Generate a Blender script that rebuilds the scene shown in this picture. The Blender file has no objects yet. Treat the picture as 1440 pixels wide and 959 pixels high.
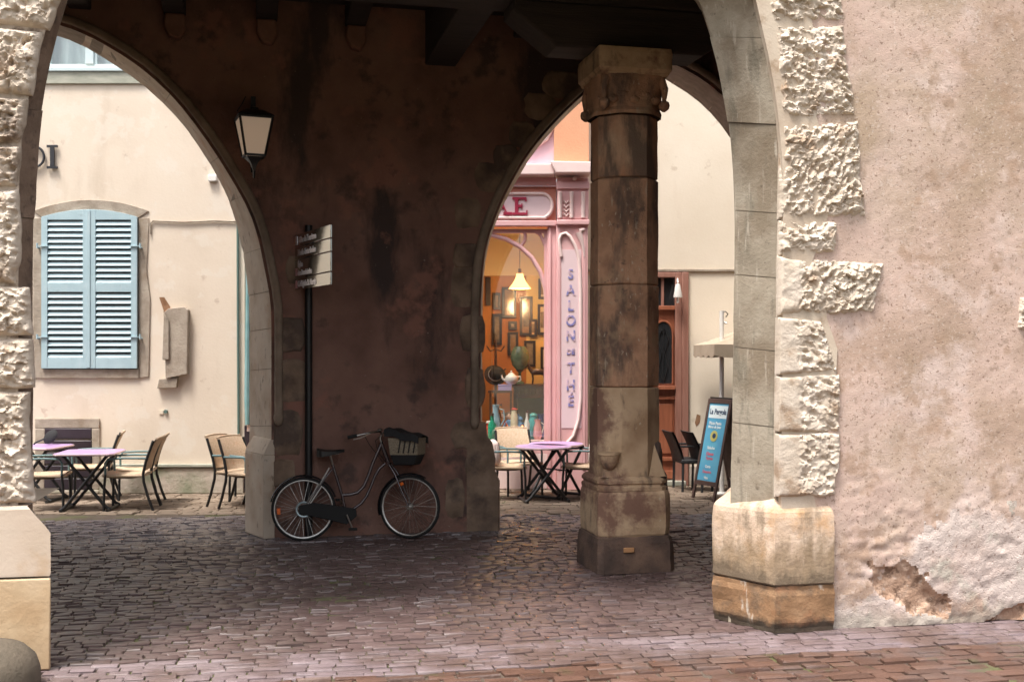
import bpy, math, random
import numpy as np
from mathutils import Vector, Matrix, Euler
random.seed(7); np.random.seed(7)
R = math.radians
C = bpy.context.scene.collection
scn = bpy.context.scene

# ------------------------------------------------------------------ camera, sky, sun, exposure
F, H, HY = 1570.0, 1.95, 500.0           # focal length in photo pixels, eye height, horizon row
cam_d = bpy.data.cameras.new('camera'); cam = bpy.data.objects.new('camera', cam_d); C.objects.link(cam)
cam.location = (0, 0, H); cam.rotation_euler = (R(90), 0, 0)
cam_d.sensor_width = 36; cam_d.lens = F/1440*36; cam_d.shift_y = (HY-479.5)/1440
cam_d.clip_start = .05; cam_d.clip_end = 500
cam_d.dof.use_dof = True; cam_d.dof.focus_distance = 8.3; cam_d.dof.aperture_fstop = 4.5
scn.camera = cam
SUN_EL, SUN_AZ = 68, -40                  # degrees; azimuth to the right of straight behind the camera
w = bpy.data.worlds.new('World'); scn.world = w; w.use_nodes = True
nt = w.node_tree; nt.nodes.clear()
sky = nt.nodes.new('ShaderNodeTexSky'); sky.sky_type = 'NISHITA'; sky.sun_disc = False
sky.sun_elevation = R(SUN_EL); sky.sun_rotation = R(180-SUN_AZ)
sky.air_density = 1.0; sky.dust_density = 6.0; sky.ozone_density = .6
hsv = nt.nodes.new('ShaderNodeHueSaturation'); hsv.inputs['Saturation'].default_value = .35   # hazy, overcast white sky
bg = nt.nodes.new('ShaderNodeBackground'); bg.inputs[1].default_value = .092
wo = nt.nodes.new('ShaderNodeOutputWorld')
nt.links.new(sky.outputs[0], hsv.inputs['Color']); nt.links.new(hsv.outputs[0], bg.inputs[0]); nt.links.new(bg.outputs[0], wo.inputs[0])
sun_d = bpy.data.lights.new('sun', 'SUN'); sun_d.energy = 1.4; sun_d.angle = R(14); sun_d.color = (1, .94, .86)
sun = bpy.data.objects.new('sun', sun_d); C.objects.link(sun)
el, az = R(SUN_EL), R(SUN_AZ)
sdir = Vector((math.cos(el)*math.sin(az), -math.cos(el)*math.cos(az), math.sin(el)))
sun.rotation_euler = sdir.to_track_quat('Z', 'Y').to_euler()
scn.view_settings.view_transform = 'Standard'; scn.view_settings.look = 'None'
scn.view_settings.exposure = 1.75; scn.view_settings.gamma = 1
scn.cycles.max_bounces = 10; scn.cycles.diffuse_bounces = 6; scn.cycles.caustics_reflective = False

# ------------------------------------------------------------------ helpers
def vnoise(x, y, seed=0):
    x = np.asarray(x, float); y = np.asarray(y, float)
    xi = np.floor(x).astype(np.int64); yi = np.floor(y).astype(np.int64); xf = x-xi; yf = y-yi
    def h(a, b):
        n = (a*374761393 + b*668265263 + seed*974711) & 0xffffffff
        n = ((n ^ (n >> 13))*1274126177) & 0xffffffff
        return ((n ^ (n >> 16)) & 0xffff)/65535.0
    u = xf*xf*(3-2*xf); v = yf*yf*(3-2*yf)
    return (h(xi, yi)*(1-u)+h(xi+1, yi)*u)*(1-v)+(h(xi, yi+1)*(1-u)+h(xi+1, yi+1)*u)*v
def fbm(x, y, seed=0, o=4):
    s = 0; a = .5
    for k in range(o):
        s = s + a*(vnoise(x, y, seed+k*17)-.5); x = x*2.03; y = y*2.03; a *= .5
    return s

class MB:
    def __init__(s): s.v = []; s.f = []
    def add(s, vs, fs):
        o = len(s.v); s.v += [tuple(float(c) for c in p) for p in vs]; s.f += [tuple(i+o for i in f) for f in fs]; return s
    def box(s, x0, x1, y0, y1, z0, z1):
        return s.add([(x0,y0,z0),(x1,y0,z0),(x1,y1,z0),(x0,y1,z0),(x0,y0,z1),(x1,y0,z1),(x1,y1,z1),(x0,y1,z1)],
                     [(0,3,2,1),(4,5,6,7),(0,1,5,4),(1,2,6,5),(2,3,7,6),(3,0,4,7)])
    def bar(s, a, b, w, h, up=(0,0,1)):
        a = Vector(a); b = Vector(b); d = (b-a).normalized(); up = Vector(up)
        if abs(d.dot(up)) > .98: up = Vector((0,1,0))
        sx = d.cross(up).normalized()*w/2; uz = sx.cross(d).normalized()*h/2
        vs = [p+i*sx+j*uz for p in (a, b) for i, j in ((-1,-1),(1,-1),(1,1),(-1,1))]
        return s.add(vs, [(0,1,2,3),(4,7,6,5),(0,4,5,1),(1,5,6,2),(2,6,7,3),(3,7,4,0)])
    def tube(s, pts, r, n=8, closed=False):
        P = [Vector(p) for p in pts]; m = len(P); rr = r if hasattr(r, '__len__') else [r]*m
        vs = []; prev = None
        for i, p in enumerate(P):
            if closed: t = P[(i+1) % m]-P[i-1]
            else: t = P[min(i+1, m-1)]-P[max(i-1, 0)]
            t.normalize()
            if prev is None:
                prev = t.orthogonal().normalized()
            nrm = prev-t*prev.dot(t)
            nrm = nrm.normalized() if nrm.length > 1e-6 else t.orthogonal().normalized()
            prev = nrm; b = t.cross(nrm)
            for k in range(n):
                a = 2*math.pi*k/n; vs.append(p+(nrm*math.cos(a)+b*math.sin(a))*rr[i])
        fs = []
        for i in range(m if closed else m-1):
            for k in range(n):
                j = (i+1) % m; fs.append((i*n+k, i*n+(k+1) % n, j*n+(k+1) % n, j*n+k))
        if not closed: fs += [tuple(range(n-1, -1, -1)), tuple((m-1)*n+k for k in range(n))]
        return s.add(vs, fs)
    def lathe(s, prof, n=16, c=(0,0,0), sx=1, sy=1, rot=0):
        vs = [(c[0]+sx*r*math.cos(2*math.pi*(k+rot)/n), c[1]+sy*r*math.sin(2*math.pi*(k+rot)/n), c[2]+z) for r, z in prof for k in range(n)]
        fs = [(i*n+k, i*n+(k+1) % n, (i+1)*n+(k+1) % n, (i+1)*n+k) for i in range(len(prof)-1) for k in range(n)]
        fs += [tuple(range(n-1, -1, -1)), tuple((len(prof)-1)*n+k for k in range(n))]
        return s.add(vs, fs)
    def prism(s, poly, y0, y1):            # polygon in x,z extruded in y
        n = len(poly); vs = [(x, y0, z) for x, z in poly]+[(x, y1, z) for x, z in poly]
        return s.add(vs, [tuple(range(n)), tuple(range(2*n-1, n-1, -1))]+[(i, i+n, (i+1) % n+n, (i+1) % n) for i in range(n)])
    def vprism(s, poly, z0, z1, top=None):  # polygon in x,y extruded in z
        n = len(poly); tp = top or poly; vs = [(x, y, z0) for x, y in poly]+[(x, y, z1) for x, y in tp]
        return s.add(vs, [tuple(range(n-1, -1, -1)), tuple(range(n, 2*n))]+[(i, (i+1) % n, (i+1) % n+n, i+n) for i in range(n)])
    def strip(s, a, b):                    # quads between two point rows
        n = len(a); return s.add(list(a)+list(b), [(i, i+1, n+i+1, n+i) for i in range(n-1)])
    def grid(s, G):                        # G: array nu,nv,3
        a, b = G.shape[:2]; return s.add(G.reshape(-1, 3), [(i*b+j, (i+1)*b+j, (i+1)*b+j+1, i*b+j+1) for i in range(a-1) for j in range(b-1)])
    def tf(s, M): s.v = [tuple(M @ Vector(p)) for p in s.v]; return s
    def build(s, name, m, parent=None, ang=35, bevel=0):
        me = bpy.data.meshes.new(name); me.from_pydata(s.v, [], s.f); me.update()
        if ang:
            me.shade_smooth(); me.set_sharp_from_angle(angle=R(ang))
        me.materials.append(m); o = bpy.data.objects.new(name, me); C.objects.link(o)
        if parent: o.parent = parent
        if bevel:
            b = o.modifiers.new('bevel', 'BEVEL'); b.width = bevel; b.segments = 2; b.limit_method = 'ANGLE'; b.angle_limit = R(40)
        return o
def tag(o, label=None, cat=None, group=None, kind=None):
    for k, v in (('label', label), ('category', cat), ('group', group), ('kind', kind)):
        if v: o[k] = v
    return o
def thing(name, label, cat, loc=(0,0,0), rz=0, group=None):
    o = bpy.data.objects.new(name, None); C.objects.link(o); o.location = loc; o.rotation_euler = (0, 0, rz); o.empty_display_size = .1
    return tag(o, label, cat, group)
def copy_tree(o, parent=None):
    c = o.copy(); C.objects.link(c)
    if parent: c.parent = parent
    for ch in [x for x in o.children]: copy_tree(ch, c)
    return c
def text_part(s, name, m, parent, size, loc, rot=(R(90),0,0), ext=.004, off=0, align='CENTER', sx=1):
    cu = bpy.data.curves.new(name, 'FONT'); cu.body = s; cu.size = size; cu.extrude = ext; cu.offset = off; cu.align_x = align; cu.align_y = 'CENTER'; cu.resolution_u = 3
    t = bpy.data.objects.new(name, cu); C.objects.link(t)
    dg = bpy.context.evaluated_depsgraph_get(); me = bpy.data.meshes.new_from_object(t.evaluated_get(dg))
    bpy.data.objects.remove(t); bpy.data.curves.remove(cu)
    me.materials.clear(); me.materials.append(m); o = bpy.data.objects.new(name, me); C.objects.link(o)
    o.location = loc; o.rotation_euler = rot; o.scale = (sx, 1, 1)
    if parent: o.parent = parent
    return o

def mat(name, ramp, scale=3, detail=6, rough=.85, bump=.0, bscale=40, metal=0, spec=.5, stains=(), coat=0, island=0, stretch=(1,1,1), bdist=.02, rvar=0, pits=0, pitscale=60, tide=()):
    """procedural surface: noise ramp + noise-shaped stains + bump"""
    m = bpy.data.materials.new(name); m.use_nodes = True; t = m.node_tree; L = t.links
    b = t.nodes['Principled BSDF']
    tc = t.nodes.new('ShaderNodeTexCoord'); mp = t.nodes.new('ShaderNodeMapping'); mp.inputs['Scale'].default_value = stretch
    mp.inputs['Location'].default_value = (random.uniform(0, 9), random.uniform(0, 9), random.uniform(0, 9))
    L.new(tc.outputs['Object'], mp.inputs['Vector'])
    def noise(sc, det=detail, dist=0, ro=.55):
        n = t.nodes.new('ShaderNodeTexNoise'); n.inputs['Scale'].default_value = sc; n.inputs['Detail'].default_value = det
        n.inputs['Roughness'].default_value = ro; n.inputs['Distortion'].default_value = dist; L.new(mp.outputs[0], n.inputs['Vector']); return n
    if isinstance(ramp, tuple): ramp = [(0, ramp)]
    cr = t.nodes.new('ShaderNodeValToRGB'); e = cr.color_ramp.elements
    while len(e) < len(ramp): e.new(.5)
    while len(e) > max(1, len(ramp)): e.remove(e[-1])
    for k, (p, c) in enumerate(ramp): e[k].position = p; e[k].color = (*c, 1)
    if island:
        g = t.nodes.new('ShaderNodeNewGeometry'); n1 = noise(scale)
        mx = t.nodes.new('ShaderNodeMix'); mx.inputs[0].default_value = island; L.new(n1.outputs[0], mx.inputs[2]); L.new(g.outputs['Random Per Island'], mx.inputs[3])
        L.new(mx.outputs[0], cr.inputs[0])
    else:
        L.new(noise(scale).outputs[0], cr.inputs[0])
    col = cr.outputs[0]
    for (c, sc, lo, hi, amt, *ex) in stains:
        n = t.nodes.new('ShaderNodeTexNoise'); n.inputs['Scale'].default_value = sc; n.inputs['Detail'].default_value = 7; n.inputs['Roughness'].default_value = .62
        mp2 = t.nodes.new('ShaderNodeMapping'); mp2.inputs['Location'].default_value = (random.uniform(0, 50),)*3
        if ex: mp2.inputs['Scale'].default_value = ex[0]
        L.new(tc.outputs['Object'], mp2.inputs['Vector']); L.new(mp2.outputs[0], n.inputs['Vector'])
        mr = t.nodes.new('ShaderNodeMapRange'); mr.inputs[1].default_value = lo; mr.inputs[2].default_value = hi; mr.inputs[4].default_value = amt
        L.new(n.outputs[0], mr.inputs[0])
        mx = t.nodes.new('ShaderNodeMix'); mx.data_type = 'RGBA'; L.new(mr.outputs[0], mx.inputs[0]); L.new(col, mx.inputs[6]); mx.inputs[7].default_value = (*c, 1)
        col = mx.outputs[2]
    for (c, h, amp, soft, amt) in tide:
        n = t.nodes.new('ShaderNodeTexNoise'); n.inputs['Scale'].default_value = 5; n.inputs['Detail'].default_value = 8; n.inputs['Roughness'].default_value = .65
        mp3 = t.nodes.new('ShaderNodeMapping'); mp3.inputs['Scale'].default_value = (1.6, 1.6, .6); L.new(tc.outputs['Object'], mp3.inputs['Vector']); L.new(mp3.outputs[0], n.inputs['Vector'])
        sp = t.nodes.new('ShaderNodeSeparateXYZ'); L.new(tc.outputs['Object'], sp.inputs[0])
        ma = t.nodes.new('ShaderNodeMath'); ma.operation = 'MULTIPLY_ADD'; L.new(n.outputs[0], ma.inputs[0]); ma.inputs[1].default_value = -amp; L.new(sp.outputs['Z'], ma.inputs[2])
        mr = t.nodes.new('ShaderNodeMapRange'); mr.inputs[1].default_value = h-amp*.5-soft; mr.inputs[2].default_value = h-amp*.5+soft; mr.inputs[3].default_value = amt; mr.inputs[4].default_value = 0
        L.new(ma.outputs[0], mr.inputs[0]); mx = t.nodes.new('ShaderNodeMix'); mx.data_type = 'RGBA'; L.new(mr.outputs[0], mx.inputs[0]); L.new(col, mx.inputs[6]); mx.inputs[7].default_value = (*c, 1); col = mx.outputs[2]
    L.new(col, b.inputs['Base Color'])
    b.inputs['Roughness'].default_value = rough; b.inputs['Metallic'].default_value = metal; b.inputs['Specular IOR Level'].default_value = spec
    b.inputs['Coat Weight'].default_value = coat; b.inputs['Coat Roughness'].default_value = .08
    if rvar:
        n = noise(scale*2); mr = t.nodes.new('ShaderNodeMapRange'); mr.inputs[3].default_value = rough-rvar; mr.inputs[4].default_value = rough+rvar
        mr.inputs[1].default_value = .3; mr.inputs[2].default_value = .7
        L.new(n.outputs[0], mr.inputs[0]); L.new(mr.outputs[0], b.inputs['Roughness'])
    if bump:
        bp = t.nodes.new('ShaderNodeBump'); bp.inputs['Strength'].default_value = bump; bp.inputs['Distance'].default_value = bdist
        n = noise(bscale, 8, 0, .65); hgt = n.outputs[0]
        if pits:
            vo = t.nodes.new('ShaderNodeTexVoronoi'); vo.inputs['Scale'].default_value = pitscale; L.new(mp.outputs[0], vo.inputs['Vector'])
            mr = t.nodes.new('ShaderNodeMapRange'); mr.inputs[1].default_value = 0; mr.inputs[2].default_value = .35; mr.inputs[3].default_value = -pits; mr.inputs[4].default_value = 0
            L.new(vo.outputs['Distance'], mr.inputs[0])
            ad = t.nodes.new('ShaderNodeMath'); L.new(hgt, ad.inputs[0]); L.new(mr.outputs[0], ad.inputs[1]); hgt = ad.outputs[0]
        L.new(hgt, bp.inputs['Height']); L.new(bp.outputs[0], b.inputs['Normal'])
    return m
def glass_mat(name, tint=(1,1,1), refl=.08, rough=.02):
    m = bpy.data.materials.new(name); m.use_nodes = True; t = m.node_tree; t.nodes.clear()
    o = t.nodes.new('ShaderNodeOutputMaterial'); a = t.nodes.new('ShaderNodeBsdfTransparent'); a.inputs[0].default_value = (*tint, 1)
    g = t.nodes.new('ShaderNodeBsdfGlossy'); g.inputs['Roughness'].default_value = rough
    x = t.nodes.new('ShaderNodeMixShader'); x.inputs[0].default_value = refl
    t.links.new(a.outputs[0], x.inputs[1]); t.links.new(g.outputs[0], x.inputs[2]); t.links.new(x.outputs[0], o.inputs[0]); return m
def emit_mat(name, col, st):
    m = bpy.data.materials.new(name); m.use_nodes = True; b = m.node_tree.nodes['Principled BSDF']
    b.inputs['Base Color'].default_value = (*col, 1); b.inputs['Emission Color'].default_value = (*col, 1); b.inputs['Emission Strength'].default_value = st; return m

class Fr:                                  # a vertical wall frame: u along it, w into it (away from the camera)
    def __init__(s, ox, oy, a): s.o = (ox, oy); s.a = R(a); s.U = (math.cos(s.a), math.sin(s.a)); s.V = (-math.sin(s.a), math.cos(s.a))
    def px(s, px, py, w=0):
        kx = (px-720)/F; t = (w+s.o[0]*s.V[0]+s.o[1]*s.V[1])/(kx*s.V[0]+s.V[1])
        return ((kx*t-s.o[0])*s.U[0]+(t-s.o[1])*s.U[1], H-(py-HY)/F*t)
    def u(s, px, w=0): return s.px(px, 0, w)[0]
    def world(s, u, w, z=0): return (s.o[0]+u*s.U[0]+w*s.V[0], s.o[1]+u*s.U[1]+w*s.V[1], z)
def at(px, d): return (px-720)/F*d
def zat(py, d): return H-(py-HY)/F*d
def gd(py): return F*H/(py-HY)             # depth of a ground point seen at row py
def resample(pts, n):
    P = np.array(pts, float); d = np.r_[0, np.cumsum(np.hypot(*np.diff(P, axis=0).T))]
    t = np.linspace(0, d[-1], n); return np.c_[np.interp(t, d, P[:, 0]), np.interp(t, d, P[:, 1])]
def smooth(P, k=2):
    P = np.array(P, float)
    for _ in range(k):
        Q = P.copy(); Q[1:-1] = .25*P[:-2]+.5*P[1:-1]+.25*P[2:]; P = Q
    return P
NF = Fr(-2.88, 7.0, 11)                    # street arcade
FW = Fr(-2.65, 11.89, 13)                  # lane arcade
# ------------------------------------------------------------------ materials of the setting
M = {}
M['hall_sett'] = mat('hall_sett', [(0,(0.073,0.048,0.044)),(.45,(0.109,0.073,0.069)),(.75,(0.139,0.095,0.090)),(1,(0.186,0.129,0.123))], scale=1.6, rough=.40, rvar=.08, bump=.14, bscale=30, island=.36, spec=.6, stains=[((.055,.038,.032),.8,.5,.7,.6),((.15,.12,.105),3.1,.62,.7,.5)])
M['lane_sett_lit'] = mat('lane_sett_lit', [(0,(.13,.108,.11)),(.45,(.18,.152,.157)),(.75,(.22,.19,.196)),(1,(.27,.235,.245))], scale=1.6, rough=.30, rvar=.08, bump=.14, bscale=30, island=.36, spec=.6, stains=[((.09,.065,.055),.8,.5,.7,.5)])  # same stone as the hall setts, lightened: the lane's skylight is in the colour
M['street_sett'] = mat('street_sett', [(0,(.055,.028,.020)),(.35,(.090,.046,.032)),(.65,(.12,.064,.046)),(.92,(.14,.09,.07)),(1,(.23,.18,.15))], scale=2.5, rough=.45, rvar=.1, bump=.5, bscale=34, island=.6, stains=[((.11,.085,.08),1.1,.48,.62,.7),((.06,.058,.025),5,.6,.68,.6)])
M['gutter_stone_lit'] = mat('gutter_stone_lit', [(0,(0.127,0.094,0.094)),(.5,(0.185,0.140,0.146)),(1,(0.241,0.191,0.200))], scale=2.2, rough=.38, rvar=.08, bump=.45, bscale=30, island=.4, stains=[((.09,.055,.042),1.2,.47,.62,.75)])  # paler lilac copy of the hall setts, sun and sky brightness in the colour
M['walk_sett'] = mat('walk_sett', [(0,(.15,.11,.08)),(.5,(.22,.165,.12)),(1,(.28,.22,.17))], scale=3, rough=.7, bump=.4, bscale=30, island=.5, stains=[((.10,.07,.05),1.2,.5,.7,.5)])
M['joint'] = mat('joint', [(0,(0.057,0.042,0.032)),(.5,(0.098,0.073,0.055)),(1,(0.149,0.116,0.089))], scale=6, rough=.9, bump=.5, bscale=80, stains=[((.09,.10,.03),1.6,.48,.58,.85)])
M['plaster'] = mat('plaster', [(.30,(0.388,0.272,0.204)),(.42,(0.481,0.348,0.278)),(.50,(0.555,0.408,0.343)),(.58,(0.528,0.400,0.328)),(.70,(0.425,0.317,0.229))], scale=1.15, detail=12, rough=.95, bump=.5, bscale=75, bdist=.008, pits=.25, pitscale=80,
   stains=[((.33,.24,.16),.75,.47,.64,.75),((.66,.53,.48),1.9,.53,.63,.7),((.64,.55,.49),40,.58,.64,.4),((.22,.14,.10),42,.59,.64,.75),((.36,.24,.165),4.0,.57,.66,.65),((.28,.20,.145),13,.58,.66,.5)])
M['bare_plaster'] = mat('bare_plaster', [(.3,(0.430,0.336,0.288)),(.45,(0.516,0.426,0.384)),(.6,(0.550,0.467,0.424)),(.75,(0.447,0.361,0.304))], scale=2.4, detail=10, rough=.95, bump=.6, bscale=44, bdist=.014, pits=.4, pitscale=60,
   stains=[((.36,.235,.16),1.5,.57,.66,.7),((.42,.42,.35),4,.56,.66,.55),((.17,.10,.07),38,.59,.65,.7),((.62,.48,.42),2.2,.52,.62,.6)], tide=[((.36,.33,.27),.10,.30,.05,.6)])
M['rough_stone'] = mat('rough_stone', [(.3,(.50,.41,.32)),(.5,(.60,.51,.415)),(.7,(.66,.57,.48))], scale=5, rough=.92, bump=.6, bscale=60, bdist=.01, stains=[((.34,.23,.15),4,.56,.66,.8),((.16,.11,.08),20,.64,.70,.6)])
M['rough_stone_grey'] = mat('rough_stone_grey', [(.3,(.40,.32,.25)),(.5,(.52,.43,.35)),(.7,(.60,.52,.43))], scale=5, rough=.92, bump=.6, bscale=60, bdist=.01, stains=[((.15,.10,.07),9,.50,.62,.85),((.30,.22,.15),3,.5,.65,.6)])
M['jamb_stone'] = mat('jamb_stone', [(.3,(.20,.165,.12)),(.45,(.29,.245,.185)),(.6,(.34,.295,.23)),(.75,(.26,.23,.175))], scale=2.6, detail=10, rough=.9, bump=.5, bscale=40, bdist=.012, stains=[((.18,.135,.09),1.9,.50,.64,.75),((.13,.115,.085),3,.54,.66,.7,(2.5,2.5,.5)),((.10,.075,.055),16,.62,.70,.7),((.44,.39,.32),6,.58,.66,.6,(4,4,.4))])
M['brown_jamb'] = mat('brown_jamb', [(.3,(.13,.085,.06)),(.5,(.21,.145,.105)),(.7,(.27,.19,.14))], scale=5, rough=.92, bump=.6, bscale=40, bdist=.015, stains=[((.08,.055,.045),14,.56,.66,.7)])
M['margin_stone'] = mat('margin_stone', [(.3,(.46,.36,.27)),(.6,(.58,.49,.39)),(.8,(.5,.42,.33))], scale=4, rough=.92, bump=.4, bscale=60, bdist=.008, stains=[((.30,.20,.12),8,.58,.68,.6)])
M['plinth_cream'] = mat('plinth_cream', [(.3,(.50,.36,.25)),(.5,(.60,.46,.35)),(.7,(.64,.53,.43))], scale=3, rough=.85, bump=.5, bscale=34, bdist=.014, stains=[((.46,.25,.10),2.6,.55,.68,.8),((.22,.165,.11),2.0,.53,.63,.75,(2.6,2.6,.7)),((.34,.25,.16),18,.60,.68,.6)], tide=[((.25,.175,.10),.60,.60,.08,.8),((.12,.09,.06),.42,.50,.05,.75)])
M['plinth_brown'] = mat('plinth_brown', [(.3,(0.170,0.094,0.044)),(.5,(0.264,0.148,0.074)),(.7,(0.340,0.211,0.118))], scale=3, rough=.85, bump=.6, bscale=30, bdist=.014, stains=[((.34,.12,.05),2.0,.53,.66,.75),((.54,.48,.41),3.2,.60,.66,.85,(2.5,2.5,.6)),((.08,.06,.045),2.4,.52,.62,.8)], tide=[((.035,.03,.022),.07,.16,.03,.9)])
M['plinth_pale'] = mat('plinth_pale', [(.3,(.50,.40,.30)),(.5,(.57,.46,.36)),(.7,(.61,.51,.41))], scale=2.2, rough=.85, bump=.25, bscale=26, bdist=.01, stains=[((.48,.33,.20),1.6,.54,.66,.8),((.30,.22,.15),18,.66,.72,.6)])
M['plinth_sand'] = mat('plinth_sand', [(.3,(.44,.30,.17)),(.5,(.54,.40,.25)),(.7,(.60,.46,.32))], scale=2.6, rough=.85, bump=.4, bscale=22, bdist=.012, stains=[((.34,.22,.12),12,.62,.70,.6)])
M['dark_plaster'] = mat('dark_plaster', [(.3,(0.146,0.078,0.058)),(.45,(0.213,0.114,0.087)),(.6,(0.258,0.145,0.110)),(.75,(0.190,0.111,0.086))], scale=1.6, detail=10, rough=.9, bump=.6, bscale=28, bdist=.015, pits=.3, pitscale=24,
   stains=[((.05,.036,.034),.6,.50,.56,.9,(1.2,1,.4)),((.32,.15,.11),1.6,.58,.64,.75),((.40,.31,.26),22,.68,.72,.6),((.065,.045,.04),2.6,.55,.65,.75)])
M['quoin'] = mat('quoin', [(.3,(.14,.095,.065)),(.5,(.24,.165,.115)),(.7,(.34,.245,.175))], scale=4, rough=.9, bump=.6, bscale=26, bdist=.015, stains=[((.07,.05,.045),2.2,.5,.62,.75)])
M['arch_stone'] = mat('arch_stone', [(.3,(.46,.36,.265)),(.5,(.58,.485,.385)),(.7,(.64,.56,.46))], scale=3, rough=.88, bump=.35, bscale=40, bdist=.01, stains=[((.46,.24,.13),1.8,.52,.66,.6),((.19,.14,.10),7,.60,.68,.7,(2,2,1))])
M['roll'] = mat('roll', [(.3,(.17,.125,.09)),(.6,(.30,.23,.17)),(.8,(.40,.32,.245))], scale=4, rough=.85, bump=.4, bscale=40, bdist=.01)
M['column'] = mat('column', [(.3,(0.208,0.109,0.063)),(.42,(0.352,0.193,0.114)),(.55,(0.464,0.265,0.159)),(.66,(0.320,0.172,0.104)),(.8,(0.208,0.113,0.068))], scale=2.6, detail=12, rough=.85, bump=.7, bscale=34, bdist=.014, pits=.4, pitscale=46,
   stains=[((.075,.055,.045),1.9,.50,.60,.8,(1.4,1.4,.5)),((.50,.41,.31),24,.63,.68,.8,(1,1,.6)),((.36,.25,.15),3,.57,.66,.6),((.45,.37,.27),7,.62,.67,.6,(1.5,1.5,.4)),((.06,.045,.04),9,.62,.68,.6)])
M['column_light'] = mat('column_light', [(.3,(0.311,0.198,0.114)),(.45,(0.441,0.306,0.188)),(.6,(0.518,0.372,0.239)),(.75,(0.389,0.264,0.160))], scale=2.8, detail=10, rough=.85, bump=.6, bscale=34, bdist=.014, stains=[((.16,.075,.055),1.7,.50,.58,.85),((.08,.06,.05),6,.58,.68,.75,(1.2,1.2,.4)),((.52,.44,.32),20,.64,.69,.6)])
M['column_dark'] = mat('column_dark', [(.3,(0.053,0.035,0.028)),(.5,(0.098,0.062,0.047)),(.7,(0.180,0.112,0.077))], scale=3.5, rough=.8, bump=.6, bscale=30, stains=[((.22,.15,.09),5,.64,.69,.6)])
M['column_red'] = mat('column_red', [(.3,(0.312,0.144,0.078)),(.5,(0.456,0.240,0.138)),(.7,(0.504,0.336,0.216))], scale=2.6, rough=.85, bump=.5, bscale=34, stains=[((.11,.08,.06),2.2,.48,.58,.85,(1.3,1.3,.4))])
M['rubble'] = mat('rubble', [(.3,(0.300,0.183,0.120)),(.5,(0.450,0.293,0.204)),(.7,(0.600,0.439,0.336))], scale=9, detail=10, rough=.95, bump=.9, bscale=40, bdist=.02, stains=[((.14,.08,.05),12,.54,.62,.8),((.56,.46,.39),16,.60,.66,.7)])
M['mortar'] = mat('mortar', [(.3,(.22,.175,.135)),(.7,(.33,.275,.22))], scale=8, rough=.95, bump=.4, bscale=50)
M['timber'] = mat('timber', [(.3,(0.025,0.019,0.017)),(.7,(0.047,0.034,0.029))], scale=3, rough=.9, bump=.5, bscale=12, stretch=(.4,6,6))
M['corbel'] = mat('corbel', [(.3,(0.180,0.090,0.063)),(.7,(0.252,0.138,0.102))], scale=6, rough=.9, bump=.5, bscale=30)
M['roof_out'] = mat('roof_out', [(.3,(.18,.10,.07)),(.7,(.25,.15,.11))], scale=3, rough=.9)

# ------------------------------------------------------------------ ground
g = MB(); g.add([(-60,-40,-.013),(60,-40,-.013),(60,90,-.013),(-60,90,-.013)], [(0,1,2,3)])
tag(g.build('ground', M['joint'], ang=0), kind='structure')
def setts(name, m, fr, u0, u1, w0, w1, lu, lw, gap=.012, hv=.006, z=0, skip=None, wav=.012):
    v = []; f = []; row = 0; ww = w0
    while ww < w1-.02:
        l = lw*random.uniform(.85, 1.12); l = min(l, w1-ww); u = u0-random.random()*lu
        while u < u1:
            k = lu*random.uniform(.72, 1.3); a, b = u+gap*random.uniform(.3, .9), u+k-gap*random.uniform(.3, .9)
            c, d = ww+gap*.5, ww+l-gap*.5; u += k
            if skip and skip((a+b)/2, (c+d)/2): continue
            zz = z+random.gauss(0, hv)+.02*float(fbm(a*.6, c*.6, 5, 2)); tx, ty = random.gauss(0, hv*.5), random.gauss(0, hv*.5); i = .007
            j = lambda: random.uniform(-.006, .006)
            wv = wav*math.sin(a*1.7+row)
            o = len(v); lo = -.032
            C4 = [(a+j(), c+j()+wv), (b+j(), c+j()+wv), (b+j(), d+j()+wv), (a+j(), d+j()+wv)]; mu, mw = (a+b)/2, (c+d)/2
            for (x, y) in C4: v.append((*fr.world(x, y)[:2], lo))
            for q, (x, y) in enumerate(C4): v.append((*fr.world(x, y)[:2], zz-.0045))
            for q, (x, y) in enumerate(C4):
                x2 = x+(i if x < mu else -i); y2 = y+(i if y < mw else -i)
                v.append((*fr.world(x2, y2)[:2], zz+tx*(1 if x > mu else -1)+ty*(1 if y > mw else -1)))
            for q in range(4):
                r = (q+1) % 4; f.append((o+q, o+r, o+4+r, o+4+q)); f.append((o+4+q, o+4+r, o+8+r, o+8+q))
            f.append((o+8, o+9, o+10, o+11))
        ww += l; row += 1
    b = MB(); b.v = v; b.f = f
    return tag(b.build(name, m, ang=50), kind='structure')
setts('street_paving', M['street_sett'], NF, -2.5, 7.5, -3.2, -.57, .22, .100, gap=.016, hv=.0055, wav=.008)
setts('gutter_paving', M['gutter_stone_lit'], NF, -2.5, 7.5, -.57, .02, .165, .082, gap=.008, hv=.0035, wav=.006)
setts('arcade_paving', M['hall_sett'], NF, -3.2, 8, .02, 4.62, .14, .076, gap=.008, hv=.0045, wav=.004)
setts('lane_paving', M['lane_sett_lit'], FW, -6.5, 8, .02-.35, 1.9, .145, .078, gap=.008, hv=.0045, wav=.004, skip=lambda u, w: FW.world(u, w)[1] > 13.75)
LV = Fr(0, 13.75, 0)
setts('lane_pavement', M['walk_sett'], LV, -7, 8, 0, 3.1, .24, .14, gap=.012, hv=.004)

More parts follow.
